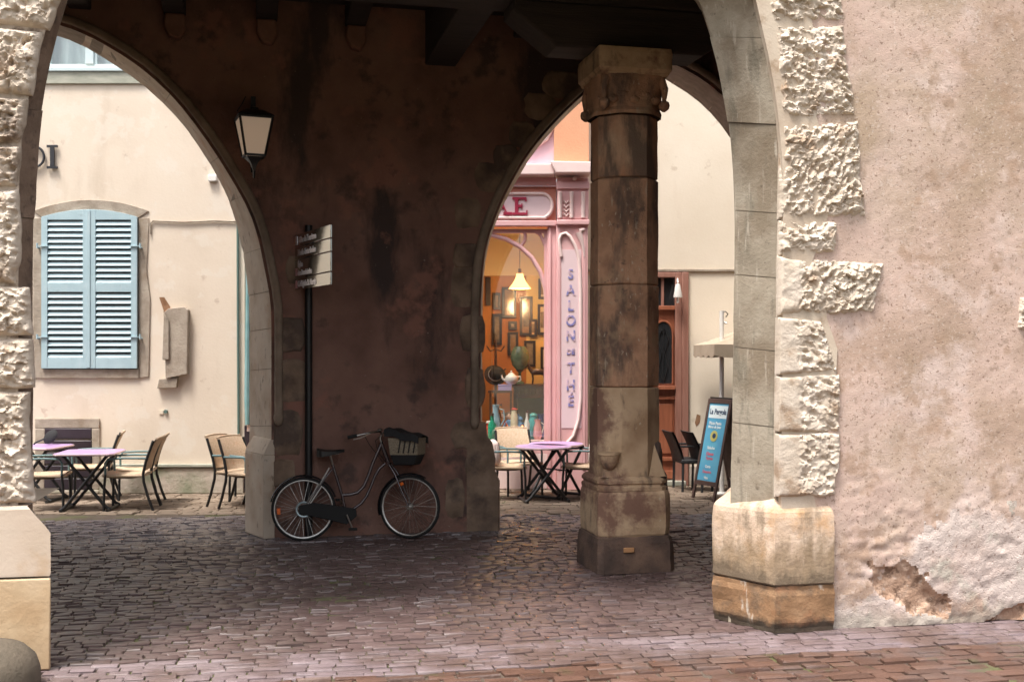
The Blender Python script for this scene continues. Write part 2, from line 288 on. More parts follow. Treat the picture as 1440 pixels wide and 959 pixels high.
# ------------------------------------------------------------------ arcade walls
def pts_on(fr, P, w=0): return [fr.px(x, y, w) for x, y in P]
def wall_front(mb, curves, u0, u1, zt, w):
    """front sheet with openings at depth w (curves sorted left to right, each base-left .. apex .. base-right)"""
    x = u0
    for c in curves:
        c = np.array(c); c[:, 0] = np.maximum.accumulate(c[:, 0])
        mb.add([(x,w,0),(c[0,0],w,0),(c[0,0],w,zt),(x,w,zt)], [(0,1,2,3)])
        for a, b in zip(c[:-1], c[1:]):
            if b[0]-a[0] > 1e-5: mb.add([(a[0],w,a[1]),(b[0],w,b[1]),(b[0],w,zt),(a[0],w,zt)], [(0,1,2,3)])
        x = c[-1, 0]
    mb.add([(x,w,0),(u1,w,0),(u1,w,zt),(x,w,zt)], [(0,1,2,3)])
def wall_shell(mb, u0, u1, zt, w0, w1):
    mb.add([(u0,w0,0),(u0,w1,0),(u0,w1,zt),(u0,w0,zt)], [(0,1,2,3)]); mb.add([(u1,w0,0),(u1,w1,0),(u1,w1,zt),(u1,w0,zt)], [(0,1,2,3)])
    mb.add([(u0,w0,zt),(u1,w0,zt),(u1,w1,zt),(u0,w1,zt)], [(0,1,2,3)])
def outward(c, s):                       # the curve pushed away from the opening by s
    t = np.gradient(c, axis=0); t /= np.linalg.norm(t, axis=1, keepdims=True)+1e-9
    o = c+np.c_[-t[:, 1], t[:, 0]]*(np.asarray(s)[:, None] if np.ndim(s) else s); o[0, 1] = o[-1, 1] = 0; return o
def ring_stones(fr_par, front, inner, back, idep, T, name, m, step=.55, jit=.008, rr=None):
    """chamfered reveal, stone by stone: front edge -> inner edge at depth idep -> straight back to T"""
    n = len(front); L = np.r_[0, np.cumsum(np.hypot(*np.diff(inner, axis=0).T))]
    rnd = random.Random(rr or 3); cuts = [0]
    while cuts[-1] < L[-1]-step*.6: cuts.append(cuts[-1]+step*rnd.uniform(.75, 1.25))
    cuts[-1] = L[-1]
    def sample(s):
        return [np.array([np.interp(s, L, A[:, 0]), np.interp(s, L, A[:, 1])]) for A in (front, inner, back)]+[np.interp(s, L, idep)]
    # the mortar bed behind the stones
    bk = MB(); cen = inner.mean(axis=0)
    rows = [[], [], []]
    for i in range(n):
        off = (inner[i]-front[i]); off = off/(np.linalg.norm(off)+1e-9)*-.007
        rows[0].append((front[i,0]+off[0], .012, front[i,1]+off[1])); rows[1].append((inner[i,0]+off[0], idep[i]+.012, inner[i,1]+off[1])); rows[2].append((back[i,0]+off[0], T-.01, back[i,1]+off[1]))
    bk.strip(rows[0], rows[1]); bk.strip(rows[1], rows[2]); bk.build('arch_mortar', M['mortar'], fr_par)
    for a, b in zip(cuts[:-1], cuts[1:]):
        k = max(3, int((b-a)/.12)+2); dx = rnd.uniform(-jit, jit); rows = [[], [], [], []]
        for s in np.linspace(a+.003, b-.003, k):
            f, i, bb, d = sample(s); o = (i-f); o = o/(np.linalg.norm(o)+1e-9)
            e = .35*rnd.uniform(-jit, jit)
            edge = .004 if s in (a+.003, b-.003) else 0
            p = f+o*(dx*.3+e); q = i+o*(dx+e-edge)
            rows[0].append((p[0], -.001, p[1])); mid = p*.5+q*.5
            rows[1].append((mid[0], d*.5+rnd.uniform(-.004, .004), mid[1])); rows[2].append((q[0], d, q[1])); r_ = bb+o*dx; rows[3].append((r_[0], T-.002, r_[1]))
        st = MB()
        for r0, r1 in zip(rows[:-1], rows[1:]): st.strip(r0, r1)
        # thin ends so that the joints read as recessed
        for e in (0, -1):
            f, i, bb, d = sample(a if e == 0 else b)
            o = (i-f); o = o/(np.linalg.norm(o)+1e-9)*-.014
            st.add([rows[0][e], rows[2][e], rows[3][e], (rows[3][e][0]+o[0], T, rows[3][e][2]+o[1]), (rows[2][e][0]+o[0], rows[2][e][1]+.012, rows[2][e][2]+o[1])], [(0,1,4),(1,2,3,4)])
        st.build(name, m(((a+b)/2)/L[-1]) if callable(m) else m, fr_par, ang=40)

# --- street arcade
ZT = 5.98
near = thing('arcade_wall', 'pink plastered street arcade wall with rough pale stones framing its wide arch', 'arcade wall', (NF.o[0], NF.o[1], 0), NF.a)
lf = pts_on(NF, [(25,880),(25,600),(25,400),(25,280),(28,200),(35,150),(45,110),(55,60),(70,20),(80,0)])
li = pts_on(NF, [(47,880),(47,600),(47,400),(48,280),(54,187),(60,140),(69,96),(78,54),(88,20),(95,0)], .15)
rf = pts_on(NF, [(1059,0),(1076,67),(1091,150),(1098,225),(1099,311),(1098,420),(1096,600),(1095,860)])
ri = pts_on(NF, [(983,0),(1012,90),(1028,190),(1033,280),(1033,330),(1032,420),(1029,600),(1025,850)], .3)
a0, a1 = lf[-1], rf[0]
topf = [a0,(a0[0]+.17,a0[1]+.33),(a0[0]+.5,a0[1]+.58),(1.2,4.98),(2.3,5.10),(3.4,5.04),(a1[0]-.6,a1[1]+.42),(a1[0]-.22,a1[1]+.25),a1]
b0, b1 = li[-1], ri[0]
topi = [b0,(b0[0]+.17,b0[1]+.30),(b0[0]+.45,b0[1]+.50),(1.2,4.85),(2.3,4.95),(3.3,4.87),(b1[0]-.55,b1[1]+.32),(b1[0]-.2,b1[1]+.19),b1]
NFc = np.vstack([smooth(resample(lf,22))[:-1], smooth(resample(topf,30))[:-1], smooth(resample(rf,22))])
NIc = np.vstack([smooth(resample(li,22))[:-1], smooth(resample(topi,30))[:-1], smooth(resample(ri,22))])
NFc[0,1] = NFc[-1,1] = NIc[0,1] = NIc[-1,1] = 0
idep = np.interp(np.arange(len(NFc)), [0, 22, 48, len(NFc)], [.15, .15, .3, .3]); NT = .85
NBc = outward(NIc, np.interp(np.arange(len(NIc)), [0,22,48,len(NIc)], [.24,.22,.25,.27]))
mb = MB(); wall_front(mb, [NFc], -2.6, 9.6, ZT, 0); wall_front(mb, [NBc], -2.6, 9.6, ZT, NT); wall_shell(mb, -2.6, 9.6, ZT, 0, NT)
mb.build('wall_core', M['plaster'], near, ang=0)
ring_stones(near, NFc, NIc, NBc, idep, NT, 'arch_stone', lambda t: M['brown_jamb'] if t < .34 else M['jamb_stone'], step=.62, rr=5)
# plastered face right of the quoins, uneven by hand
ur_ = NF.u(1174, -.06)
us = np.arange(4.90, 8.9, .016); zs = np.arange(0.0, 4.9, .016); UU, ZZ = np.meshgrid(us, zs, indexing='ij')
ww_ = fbm(UU*1.4, ZZ*0+3, 3, 3); nz = fbm(UU*2.2+5, ZZ*2.2, 41, 6); nf = fbm(UU*15, ZZ*15, 43, 3)
low = np.clip((1.25+.7*ww_-ZZ)/.6, 0, 1)                                # old, lumpy work along the foot
pu_, pz_ = NF.px(1385, 806); hu_, hz_ = NF.px(1268, 828); h2u, h2z = NF.px(1420, 862)
dp = np.hypot((UU-pu_)/.62, (ZZ-pz_)/.40)-1+1.1*nz+.35*nf
dq = np.hypot((UU-h_u)/.34, (ZZ-hz_+.35*(UU-h_u))/.15)-1+1.3*nz+.7*nf if False else np.hypot((UU-hu_)/.34, (ZZ-hz_+.45*(UU-hu_))/.14)-1+1.2*nz+.8*nf
dq = np.minimum(dq, np.hypot((UU-h2u)/.24, (ZZ-h2z-.35*(UU-h2u))/.06)-1+1.0*nz+.6*nf)
da = np.abs(UU*1.7-10.1+2.2*nz)*.6+np.abs(ZZ-.05)/.10-1+.9*nf+.8*nz      # pale crust at the very foot
hole = dq < 0; patch = ((dp < 0) | ((ZZ < .20+.25*nz+.1*nf) & (UU < 8.5))) & ~hole
hgt = .034+.022*fbm(UU*1.3, ZZ*1.3, 11, 3)+.006*fbm(UU*7, ZZ*7, 12, 4)+.0045*fbm(UU*28, ZZ*28, 33, 3)
hgt += low*(.030*fbm(UU*4.6, ZZ*6, 21, 5)+.022*fbm(UU*15, ZZ*20, 29, 4)+.010*fbm(UU*34, ZZ*38, 31, 2))*np.clip(.35+1.3*np.abs(fbm(UU*1.8, ZZ*2.4, 88, 3))*4, .25, 1.2)
hgt += .012*np.clip(-dp*4, 0, 1)*(~hole)-.034*np.clip(-dq*2.5, 0, 1)
edge = np.clip((UU-4.90)/.03, 0, 1)*np.clip((8.87-UU)/.1, 0, 1)*np.clip((4.86-ZZ)/.1, 0, 1)
W = -(hgt*edge)-.004*edge+.004*(1-edge)
W = np.maximum(W, np.where((ZZ < 1.0) & (UU < ur_+.12), -.058, -.2)); G = np.stack([UU, W, ZZ], -1)
def masked(G, mk, name, m):
    a, b = mk.shape; idx = np.arange(a*b).reshape(a, b); q = mk[:-1, :-1]
    fs = np.stack([idx[:-1,:-1][q], idx[1:,:-1][q], idx[1:,1:][q], idx[:-1,1:][q]], -1)
    used = np.unique(fs); re = -np.ones(a*b, int); re[used] = np.arange(len(used))
    o = MB(); o.v = [tuple(map(float, p)) for p in G.reshape(-1, 3)[used]]; o.f = [tuple(int(i) for i in f) for f in re[fs]]; return o.build(name, m, near, ang=60)
masked(G, ~patch & ~hole, 'plaster_coat', M['plaster']); masked(G, patch, 'repair_patch', M['bare_plaster']); masked(G, hole, 'eroded_hollow', M['rubble'])

def facets(x, z, size, seed, tilt, step):
    rnd = np.random.RandomState(seed); x0, z0 = x.min()-size, z.min()-size
    n1, n2 = int((x.max()-x0)/size)+2, int((z.max()-z0)/size)+2
    c = np.array([(x0+(i+rnd.rand())*size, z0+(j+rnd.rand())*size*.8, rnd.uniform(-tilt, tilt), rnd.uniform(-tilt, tilt), rnd.uniform(-step, step)) for i in range(n1) for j in range(int(n2/.8)+1)])
    wx = x+size*.9*fbm(x/size*.7, z/size*.7, seed+1, 2); wz = z+size*.9*fbm(x/size*.7+9, z/size*.7, seed+2, 2)
    k = np.argmin((wx[..., None]-c[:, 0])**2+((wz[..., None]-c[:, 1])*1.3)**2, axis=-1); q = c[k]
    return q[..., 4]+q[..., 2]*(x-q[..., 0])+q[..., 3]*(z-q[..., 1])
def rough_block(px4, name, m, par, fr, prot=.05, res=.0075, seed=0, pitd=.028, sp=.062, ang=-.5, smooth_left=0, base=-.012, pr=(.026,.013), amp=1, fo=.014):
    """a quarry-faced stone: px4 = bl, br, tr, tl in the photo's pixels, on the wall plane"""
    bl, br, tr, tl = [np.array(fr.px(*p)) for p in px4]
    W_ = max(np.linalg.norm(br-bl), np.linalg.norm(tr-tl)); H_ = max(np.linalg.norm(tl-bl), np.linalg.norm(tr-br))
    nu, nv = max(8, int(W_/res)), max(8, int(H_/res)); s, t = np.meshgrid(np.linspace(0, 1, nu), np.linspace(0, 1, nv), indexing='ij')
    P = ((1-s)*(1-t))[..., None]*bl+(s*(1-t))[..., None]*br+(s*t)[..., None]*tr+((1-s)*t)[..., None]*tl
    x, z = P[..., 0].copy(), P[..., 1].copy()
    wob = .030*fbm(z*5, x*0+seed, seed, 3)*2; x += wob*np.clip((s-.5)*2, 0, 1)
    z += .024*fbm(x*6, z*0+seed, seed+3, 3)*np.where(t > .5, 1, -1)*np.abs(t-.5)*2
    de = np.minimum(np.minimum(s*W_*(3 if smooth_left else 1), (1-s)*W_), np.minimum(t, 1-t)*H_)
    de = de+.014*fbm(x*14, z*14, seed+8, 3); fall = 1-np.exp(-np.clip(de, 0, None)/fo)
    amt0 = np.clip((s*W_-smooth_left)/.05, 0, 1)
    h = prot*fall+amp*.022*fbm(x*8, z*11, seed+1, 5)*fall+amp*.010*fbm(x*22+z*9, z*34, seed+5, 4)*fall
    h = h+amp*(facets(x, z, .075, seed+3, .38, .010)+facets(x, z, .030, seed+4, .55, .004))*fall*(amt0 if smooth_left else 1)
    rnd = np.random.RandomState(seed+1); ca, sa = math.cos(ang), math.sin(ang)
    amt = np.clip((s*W_-smooth_left)/.05, 0, 1) if smooth_left else 1
    x0, x1, z0, z1 = x.min(), x.max(), z.min(), z.max(); pit = np.zeros_like(x)
    for cz in np.arange(z0, z1, sp*.8):
        for cx in np.arange(x0, x1, sp):
            if rnd.rand() < .38: continue
            px_, pz_ = cx+rnd.uniform(-.4, .4)*sp+(int(cz/sp) % 2)*sp*.5, cz+rnd.uniform(-.35, .35)*sp
            dx, dz = x-px_, z-pz_; a = (dx*ca+dz*sa)/(pr[0]*rnd.uniform(.7, 1.3)); b = (-dx*sa+dz*ca)/(pr[1]*rnd.uniform(.7, 1.3))
            pit = np.maximum(pit, rnd.uniform(.55, 1.15)*np.exp(-(a*a+b*b)**1.3))
    h = h-pitd*pit*np.clip(fall, 0, 1)*amt
    g = np.stack([x, base-h, z], -1)
    k = MB().grid(g); 
    rim = [g[i, 0] for i in range(nu)]+[g[-1, j] for j in range(1, nv)]+[g[i, -1] for i in range(nu-2, -1, -1)]+[g[0, j] for j in range(nv-2, 0, -1)]
    rim.append(rim[0]); k.strip(rim, [(p[0], .01, p[2]) for p in rim])
    return k.build(name, m, par, ang=38)
RB = [  # right of the arch
 [(1090,34),(1182,30),(1172,-62),(1066,-62)], [(1101,168),(1200,163),(1184,38),(1092,40)], [(1100,308),(1216,304),(1202,172),(1103,178)],
 [(1100,358),(1170,354),(1176,312),(1101,313)], [(1099,443),(1226,440),(1244,372),(1099,362)], [(1097,525),(1176,520),(1152,452),(1098,449)],
 [(1096,606),(1178,604),(1180,528),(1097,530)], [(1096,697),(1172,694),(1178,609),(1096,610)]]
RB = [[(x-(7 if n in (0, 3) else 0), y) for n, (x, y) in enumerate(q)] for q in RB]
for k, q in enumerate(RB):
    q = [(q[0][0],q[0][1]+2),(q[1][0],q[1][1]+2),(q[2][0],q[2][1]-2),(q[3][0],q[3][1]-2)]
    rough_block(q, 'quoin_stone', M['rough_stone'], near, NF, seed=20+k*7, ang=-.5 if k < 2 else (1.1 if k in (2, 4) else -.55), smooth_left=0 if k < 4 else .14,
                sp=.062 if k < 6 else .085, pitd=.032 if k < 5 else .022, pr=(.030,.015), prot=.056 if k < 5 else .058, amp=.9 if k < 5 else .5, fo=.02 if k < 5 else .007)
def margin(idx, sgn, wd, m, dp0=-.052):              # dressed edge of the stones along the arch
    rows = []
    for i_ in idx:
        u, z = NFc[i_]; wd_ = wd*(1+1.6*float(fbm(z*3.1, u*0+7, 66, 4))) if sgn > 0 else wd; rows.append([(u+sgn*t*wd_-sgn*.004, dp0-.012*float(fbm(u*9+t*4, z*9, 77, 3)) if t < 1 else -.005, z) for t in (0, .25, .5, .75, .95, 1)])
    k = MB().grid(np.array(rows)); k.strip([r[0] for r in rows], [(r[0][0], .004, r[0][2]) for r in rows]); k.build('dressed_edge', m, near, ang=60)
fine = [i_ for i_ in range(len(NFc))]
NFd = NFc
margin([i_ for i_ in fine[48:]], 1, .36, M['margin_stone'], -.046); margin([i_ for i_ in fine[:24]], -1, .30, M['rough_stone_grey'], -.012)
# a pale stone showing through the plaster further right
rough_block([(1424,462),(1462,470),(1466,420),(1428,418)], 'exposed_stone', M['rough_stone'], near, NF, seed=91, prot=.05, pitd=.01)
LB = [[(-120,22),(72,44),(95,-40),(-120,-60)], [(-120,128),(44,134),(62,48),(-120,28)], [(-120,200),(30,203),(42,139),(-120,133)], [(-120,262),(27,263),(30,207),(-120,205)],
      [(-120,396),(27,399),(27,268),(-120,266)], [(-120,470),(44,472),(40,404),(-120,401)], [(-120,548),(46,545),(45,477),(-120,475)], [(-120,708),(46,706),(44,551),(-120,553)]]
for k, q in enumerate(LB):
    rough_block(q, 'quoin_stone', M['rough_stone'] if k != 2 and k != 3 else M['rough_stone_grey'], near, NF, seed=140+k*5, amp=.9, ang=1.4 if k in (0, 1, 4) else -.5, prot=.06, pitd=.042 if k < 5 else .034,
                sp=.075, pr=(.022,.015) if k < 5 else (.034,.018))
# the same stones carry on round the head of the arch, above the picture
hs = [(c, n) for c, n in zip(NFc[:-1], NFc[1:])]
i = 23
while i < 50:
    a, b = NFc[i], NFc[min(i+3, 51)]; nrm = np.array([-(b-a)[1], (b-a)[0]]); nrm /= np.linalg.norm(nrm)
    dpt = random.uniform(.35, .5)
    if min((a+nrm*dpt)[1], (b+nrm*dpt)[1]) < ZT-.02 or True:
        c, d = b+nrm*dpt, a+nrm*dpt; c[1] = min(c[1], ZT-.03); d[1] = min(d[1], ZT-.03)
        k = MB(); k.add([(a[0],-.045,a[1]),(b[0],-.045,b[1]),(c[0],-.045,c[1]),(d[0],-.045,d[1]),(a[0],.01,a[1]),(b[0],.01,b[1]),(c[0],.01,c[1]),(d[0],.01,d[1])],
                        [(0,1,2,3),(0,1,5,4),(1,2,6,5),(2,3,7,6),(3,0,4,7)])
        k.build('head_stone', M['rough_stone'], near, bevel=.012)
    i += 3
# plinths
def worn(mb, amp, sc, seed):             # gentle wear on every vertex
    mb.v = [(x+amp*float(fbm(y*sc+z*sc, z*sc, seed)), y+amp*float(fbm(x*sc+3, z*sc, seed+1)), z+(amp*.5*float(fbm(x*sc, y*sc, seed+2)) if z > .02 else 0)) for x, y, z in mb.v]; return mb
def cutgrid_prism(poly, levels, scale_top=None, sub=9):
    """side walls of a prism, finely cut so that wear can shape them; levels = [(z, inset)]"""
    P = []
    n = len(poly)
    for i in range(n):
        a, b = np.array(poly[i]), np.array(poly[(i+1) % n])
        for k in range(sub): P.append(a+(b-a)*k/sub)
    P = np.array(P); cen = P.mean(axis=0); mb = MB(); rows = []
    for z, ins in levels:
        d = P-cen; ln = np.linalg.norm(d, axis=1, keepdims=True); Q = P-d/ln*ins
        r = [(q[0], q[1], z) for q in Q]; r.append(r[0]); rows.append(r)
    for r0, r1 in zip(rows[:-1], rows[1:]): mb.strip(r0, r1)
    top = rows[-1][:-1]; mb.add(top, [tuple(range(len(top)))]); return mb
uc = NF.u(1090, -.085); ur = NF.u(1174, -.085)
kx, yy = 1002, 870; dd = gd(yy); gx = at(kx, dd); du = (gx-NF.o[0])*NF.U[0]+(dd-NF.o[1])*NF.U[1]; dw = (gx-NF.o[0])*NF.V[0]+(dd-NF.o[1])*NF.V[1]
poly = [(uc,-.085),(ur,-.085),(ur,.3),(5.4,.95),(du+.30,.95),(du,dw)]
zl = [0,.03,.07,.11,.16,.21,.26,.30,.325]
lo = cutgrid_prism(poly, [(z, .0 if 1 < i < 7 else .010) for i, z in enumerate(zl)], sub=18); worn(lo, .03, 3, 50); worn(lo, .018, 14, 52); lo.build('plinth_base', M['plinth_brown'], near, ang=50)
up = cutgrid_prism([(u*1.0, w) for u, w in poly], [(.333,.010),(.345,0),(.40,0),(.46,0),(.52,0),(.58,0),(.64,0),(.70,0),(.76,.001),(.81,.004),(.845,.012),(.87,.03),(.89,.055),(.915,.09),(.945,.14),(.97,.19)], sub=18); worn(up, .024, 2.2, 60); worn(up, .014, 13, 62)
up.build('plinth', M['plinth_cream'], near, ang=75)
pp = lambda e: [(-3,-.075),(e,-.075),(e-.30,.9),(-3,.9)]
lv = [(.585,-.006),(.60,0),(.70,0),(.80,0),(.85,0),(.88,-.02),(1.0,-.115),(1.02,-.135)]; pl = MB(); NX = 14
rows = [[(-3+(e+3)*k/NX, -.075+.012*(z > 1.01), z) for k in range(NX+1)]+[(e-.30*k/6, -.075+.975*k/6, z) for k in range(1, 7)] for z, e in lv]
for r0, r1 in zip(rows[:-1], rows[1:]): pl.strip(r0, r1)
pl.strip(rows[-1][:NX+1], [(x, .9, 1.02) for x, y, z in rows[-1][:NX+1]]); worn(pl, .012, 3, 160); worn(pl, .008, 11, 161); pl.build('plinth', M['plinth_pale'], near, ang=50)
pl = MB(); pl.vprism(pp(.004), 0, .572); worn(pl, .012, 3, 165); pl.build('plinth_base', M['plinth_sand'], near, bevel=.012)

# --- lane arcade (in the shade)
far = thing('arcade_wall', 'dark brown plastered arcade wall behind the bicycle with two pointed arches', 'arcade wall', (FW.o[0], FW.o[1], 0), FW.a)
FT = .8; dep = .2
lfr = pts_on(FW, [(379,760),(380,600),(381,500),(382,430),(375,391),(360,318),(344,283),(300,210),(248,140),(193,90),(128,52),(99,39),(74,33)])
lin = pts_on(FW, [(350,755),(350,600),(351,500),(350,430),(347,377),(330,304),(315,265),(292,225),(263,181),(222,137),(187,108),(163,93),(117,63),(87,51),(70,47)], .72)
rfp = [(676,752),(676,660),(676,600),(676,520),(676,420),(681,355),(696,306),(717,260),(744,214),(771,182),(795,157),(824,130),(860,100),(893,74)]
rfr = pts_on(FW, rfp); rin = pts_on(FW, [(x+2.5, y+(2 if y > 300 else 5)) for x, y in rfp], .72)
rfr2 = pts_on(FW, [(893,74),(945,88),(985,109),(1015,132),(1050,170),(1085,225),(1110,290),(1120,360),(1122,430),(1122,745)])
rin2 = pts_on(FW, [(896,79),(933,107),(975,131),(1002,155),(1028,187),(1058,236),(1082,300),(1091,370),(1092,430),(1092,735)], .72)
N_ = 34
def sym(half, right_half):
    h = smooth(resample(half, N_), 1); ua = h[-1, 0]; o = np.c_[2*ua-h[:, 0], h[:, 1]][::-1][1:]; full = np.vstack([h, o])
    return full[::-1] if right_half else full
LF_, LI_ = sym(lfr, True), sym(lin, True)
two = lambda a, b: np.vstack([smooth(resample(a, N_), 1), smooth(resample(b, N_), 1)[1:]])
RF_, RI_ = two(rfr, rfr2), two(rin, rin2)
for A in (RF_, RI_): A[:, 1] = np.minimum(A[:, 1], 5.45)
for A in (LF_, LI_, RF_, RI_): A[0,1] = A[-1,1] = 0; A[:, 0] = np.maximum.accumulate(A[:, 0])
mb = MB(); wall_front(mb, [LF_, RF_], -4.75, 9.0, ZT-.05, 0); LB_, RB_ = outward(LI_, .02), outward(RI_, .0)
wall_front(mb, [LB_, RB_], -4.75, 9.0, ZT-.05, FT); wall_shell(mb, -4.75, 9.0, ZT-.05, 0, FT)
mb.build('wall_face', M['dark_plaster'], far, ang=0)
for Fc, Ic, Bc, sd in ((LF_, LI_, LB_, 8), (RF_, RI_, RB_, 9)):
    ring_stones(far, Fc, Ic, Bc, np.full(len(Fc), .72), FT, 'arch_stone', M['arch_stone'], step=.5, rr=sd, jit=.006)
    k = [(u, z) for u, z in Fc if z > 1.18]
    mb = MB(); k = np.array(k); k = outward(np.vstack([[k[0,0],0],k,[k[-1,0],0]]), .075)[1:-1]; pts = [(u, -.03, z) for u, z in k]; mb.tube(pts, .046, 10); pass
    for e in (0, -1): mb.lathe([(.0,-.12),(.035,-.11),(.055,-.04),(.05,.0)], 10, pts[e])
    mb.build('roll_moulding', M['roll'], far, ang=60)
# plinths of the pier
zp = .89
mb = MB(); q_ = [(-.19,.50),(0,-.012),(.12,-.012),(.12,.9),(-.19,.9)]; mb.vprism(q_, 0, zp); mb.vprism(q_, zp, zp+.17, [(-.10,.50),(.08,.0),(.12,.0),(.12,.9),(-.10,.9)])
mb.build('plinth', M['arch_stone'], far, bevel=.01)
us_ = [2.42,2.44,2.50,2.53,2.53,2.57,2.57]; zs_ = [1.2,1.05,.98,.8,.66,.55,0]
rows = [[(2.2,-.02,z) for z in zs_], [(u-.02+.02*random.random(),-.02,z) for u, z in zip(us_, zs_)], [(u+.03*random.random(),.05,z) for u, z in zip(us_, zs_)], [(u,.85,z) for u, z in zip(us_, zs_)]]
mb = MB()
for a, b in zip(rows[:-1], rows[1:]): mb.strip(a, b)
mb.add([r[0] for r in rows], [(0,1,2,3)]); mb.build('plinth', M['quoin'], far, ang=25)
# quoins of the pier, worn flush with the plaster
def flat_stone(cu, cz, wu, hz, sd, pr=.012):
    rnd = random.Random(sd); n = 14; pts = []
    for k in range(n):
        a = 2*math.pi*k/n; e = 1/max(abs(math.cos(a)), abs(math.sin(a)))**.75
        pts.append((cu+wu/2*math.cos(a)*e*rnd.uniform(.9, 1.06), cz+hz/2*math.sin(a)*e*rnd.uniform(.9, 1.06)))
    b = MB(); b.add([(u,-pr*.2,z) for u, z in pts]+[(cu+(u-cu)*.9,-pr,cz+(z-cz)*.9) for u, z in pts], [tuple(range(n, 2*n))]+[(k, (k+1) % n, n+(k+1) % n, n+k) for k in range(n)])
    return b.build('quoin_stone', M['quoin'], far, ang=30)
for k, (px, py, wp, hp) in enumerate([(408,470,44,50),(410,535,48,58),(405,608,40,66),(398,665,36,40),(658,300,40,44),(690,250,46,44),(712,222,38,40),(735,190,40,40),(655,400,46,70),(665,470,40,56),(655,360,40,36),
        (668,545,30,60),(655,612,44,40),(672,655,40,40),(680,708,38,56),(640,700,30,60),(420,380,36,40),(760,150,50,40),(790,120,60,40)]):
    u, z = FW.px(px, py); flat_stone(u, z, wp/131, hp/131, 300+k, .010+.012*random.random())

# --- unseen end walls added to keep side light out, and the timber ceiling
hall = thing('added_end_wall', 'dark end wall closing the arcade hall', 'wall')
def W2(fr, u, w): x, y, _ = fr.world(u, w); return (x, y)
p = [W2(NF, -2.3, NT+.01), W2(NF, 9.3, NT+.01), W2(FW, 8.7, -.01), W2(FW, -4.5, -.01)]
for (a, b) in ((p[1], p[2]), (p[3], p[0])):
    mb = MB(); a_, b_ = Vector((*a, 0)), Vector((*b, 0)); d = (b_-a_).normalized(); n_ = Vector((d.y, -d.x, 0))*.3
    mb.vprism([a_[:2], b_[:2], (b_+n_)[:2], (a_+n_)[:2]], 0, 5.73); mb.build('wall_panel', M['dark_plaster'], hall, ang=0)
ceil = thing('timber_ceiling', 'near black timber ceiling on heavy beams over the arcade', 'ceiling', (FW.o[0], FW.o[1], 0), FW.a)
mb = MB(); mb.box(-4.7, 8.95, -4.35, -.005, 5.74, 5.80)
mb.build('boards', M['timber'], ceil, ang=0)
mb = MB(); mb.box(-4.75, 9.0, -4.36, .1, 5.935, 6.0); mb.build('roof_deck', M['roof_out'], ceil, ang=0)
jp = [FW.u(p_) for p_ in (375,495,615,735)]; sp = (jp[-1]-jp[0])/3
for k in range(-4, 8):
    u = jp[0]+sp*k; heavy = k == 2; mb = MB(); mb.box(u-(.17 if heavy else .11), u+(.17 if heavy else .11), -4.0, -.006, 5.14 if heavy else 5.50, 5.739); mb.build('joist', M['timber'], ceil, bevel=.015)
    if k in (-1, 0, 1):
        mb = MB(); mb.prism([(u-.10,5.495),(u-.11,5.36),(u-.05,5.25),(u+.05,5.23),(u+.11,5.34),(u+.10,5.495)], -.14, -.006); worn(mb, .03, 6, 400+k); mb.build('corbel', M['corbel'], ceil, bevel=.02)
# ------------------------------------------------------------------ column and main beam
col = thing('stone_column', 'weathered octagonal stone column with square carved capital in the middle of the hall', 'column', (1.04, 10.36, 0), FW.a)
def sq(h, c=.0):
    return [(-h,-h+c),(-h+c,-h),(h-c,-h),(h,-h+c),(h,h-c),(h-c,h),(-h+c,h),(-h,h-c)] if c else [(-h,-h),(h,-h),(h,h),(-h,h)]
def octo(r): return [(r*math.cos(2*math.pi*(k+.5)/8), r*math.sin(2*math.pi*(k+.5)/8)) for k in range(8)]
b = cutgrid_prism(sq(.365,.05), [(0,.0),(.1,.0),(.2,.004),(.27,.01),(.315,.02),(.33,.045)], sub=6); worn(b,.03,5,70); b.build('base_block', M['column_dark'], col)
b = cutgrid_prism(sq(.345,.07), [(.315,.02),(.34,.006),(.4,0),(.55,.0),(.66,.0),(.70,.006),(.728,.02)], sub=6); worn(b,.035,4,73); b.build('pedestal', M['column_light'], col)
b = cutgrid_prism(sq(.345,.09), [(.722,.035),(.732,.012),(.765,.008),(.775,.025),(.79,.03),(.80,.012),(.825,.012),(.845,.03),(.86,.05)], sub=6); worn(b,.015,5,75); b.build('base_moulding', M['column_light'], col)
zs = [(.84,1.66,'column_light'),(1.665,2.59,'column'),(2.595,3.56,'column'),(3.565,4.13,'column_red')]
for k, (z0, z1, m) in enumerate(zs):
    lv = [(z0,.012),(z0+.012,.0)]+[(z, 0) for z in np.linspace(z0+.1, z1-.1, 6)]+[(z1-.012,.0),(z1,.012)]
    b = cutgrid_prism(octo(.322-.004*k), lv, sub=5); worn(b, .014, 5, 80+k*3); b.build('drum', M[m], col, ang=25)
for sx, sy in ((-1,-1),(1,-1),(1,1)):       # broach stops where the octagon meets the square
    b = MB(); c = .30; b.add([(sx*c,sy*c,.855),(sx*.13,sy*c,.855),(sx*c,sy*.13,.855),(sx*.215,sy*.215,1.16)], [(0,1,2),(0,1,3),(1,2,3),(2,0,3)]); b.build('broach_stop', M['column_light'], col, bevel=.01)
b = MB(); b.lathe([(.10,.60),(.115,.68),(.105,.76),(.11,.84),(.085,.92),(.08,1.0),(.06,1.07),(.05,1.14),(.01,1.17)], 11, (.265,-.13,0), .9, 1.5); worn(b, .10, 9, 210)
b.build('broken_corner', M['column_dark'], col, ang=20)
b = MB(); b.lathe([(.02,-.10),(.05,-.085),(.085,-.03),(.10,.035),(.108,.04),(.108,.06),(.09,.065)], 12, (-.235,-.265,1.02)); b.build('carved_bowl', M['column_light'], col)
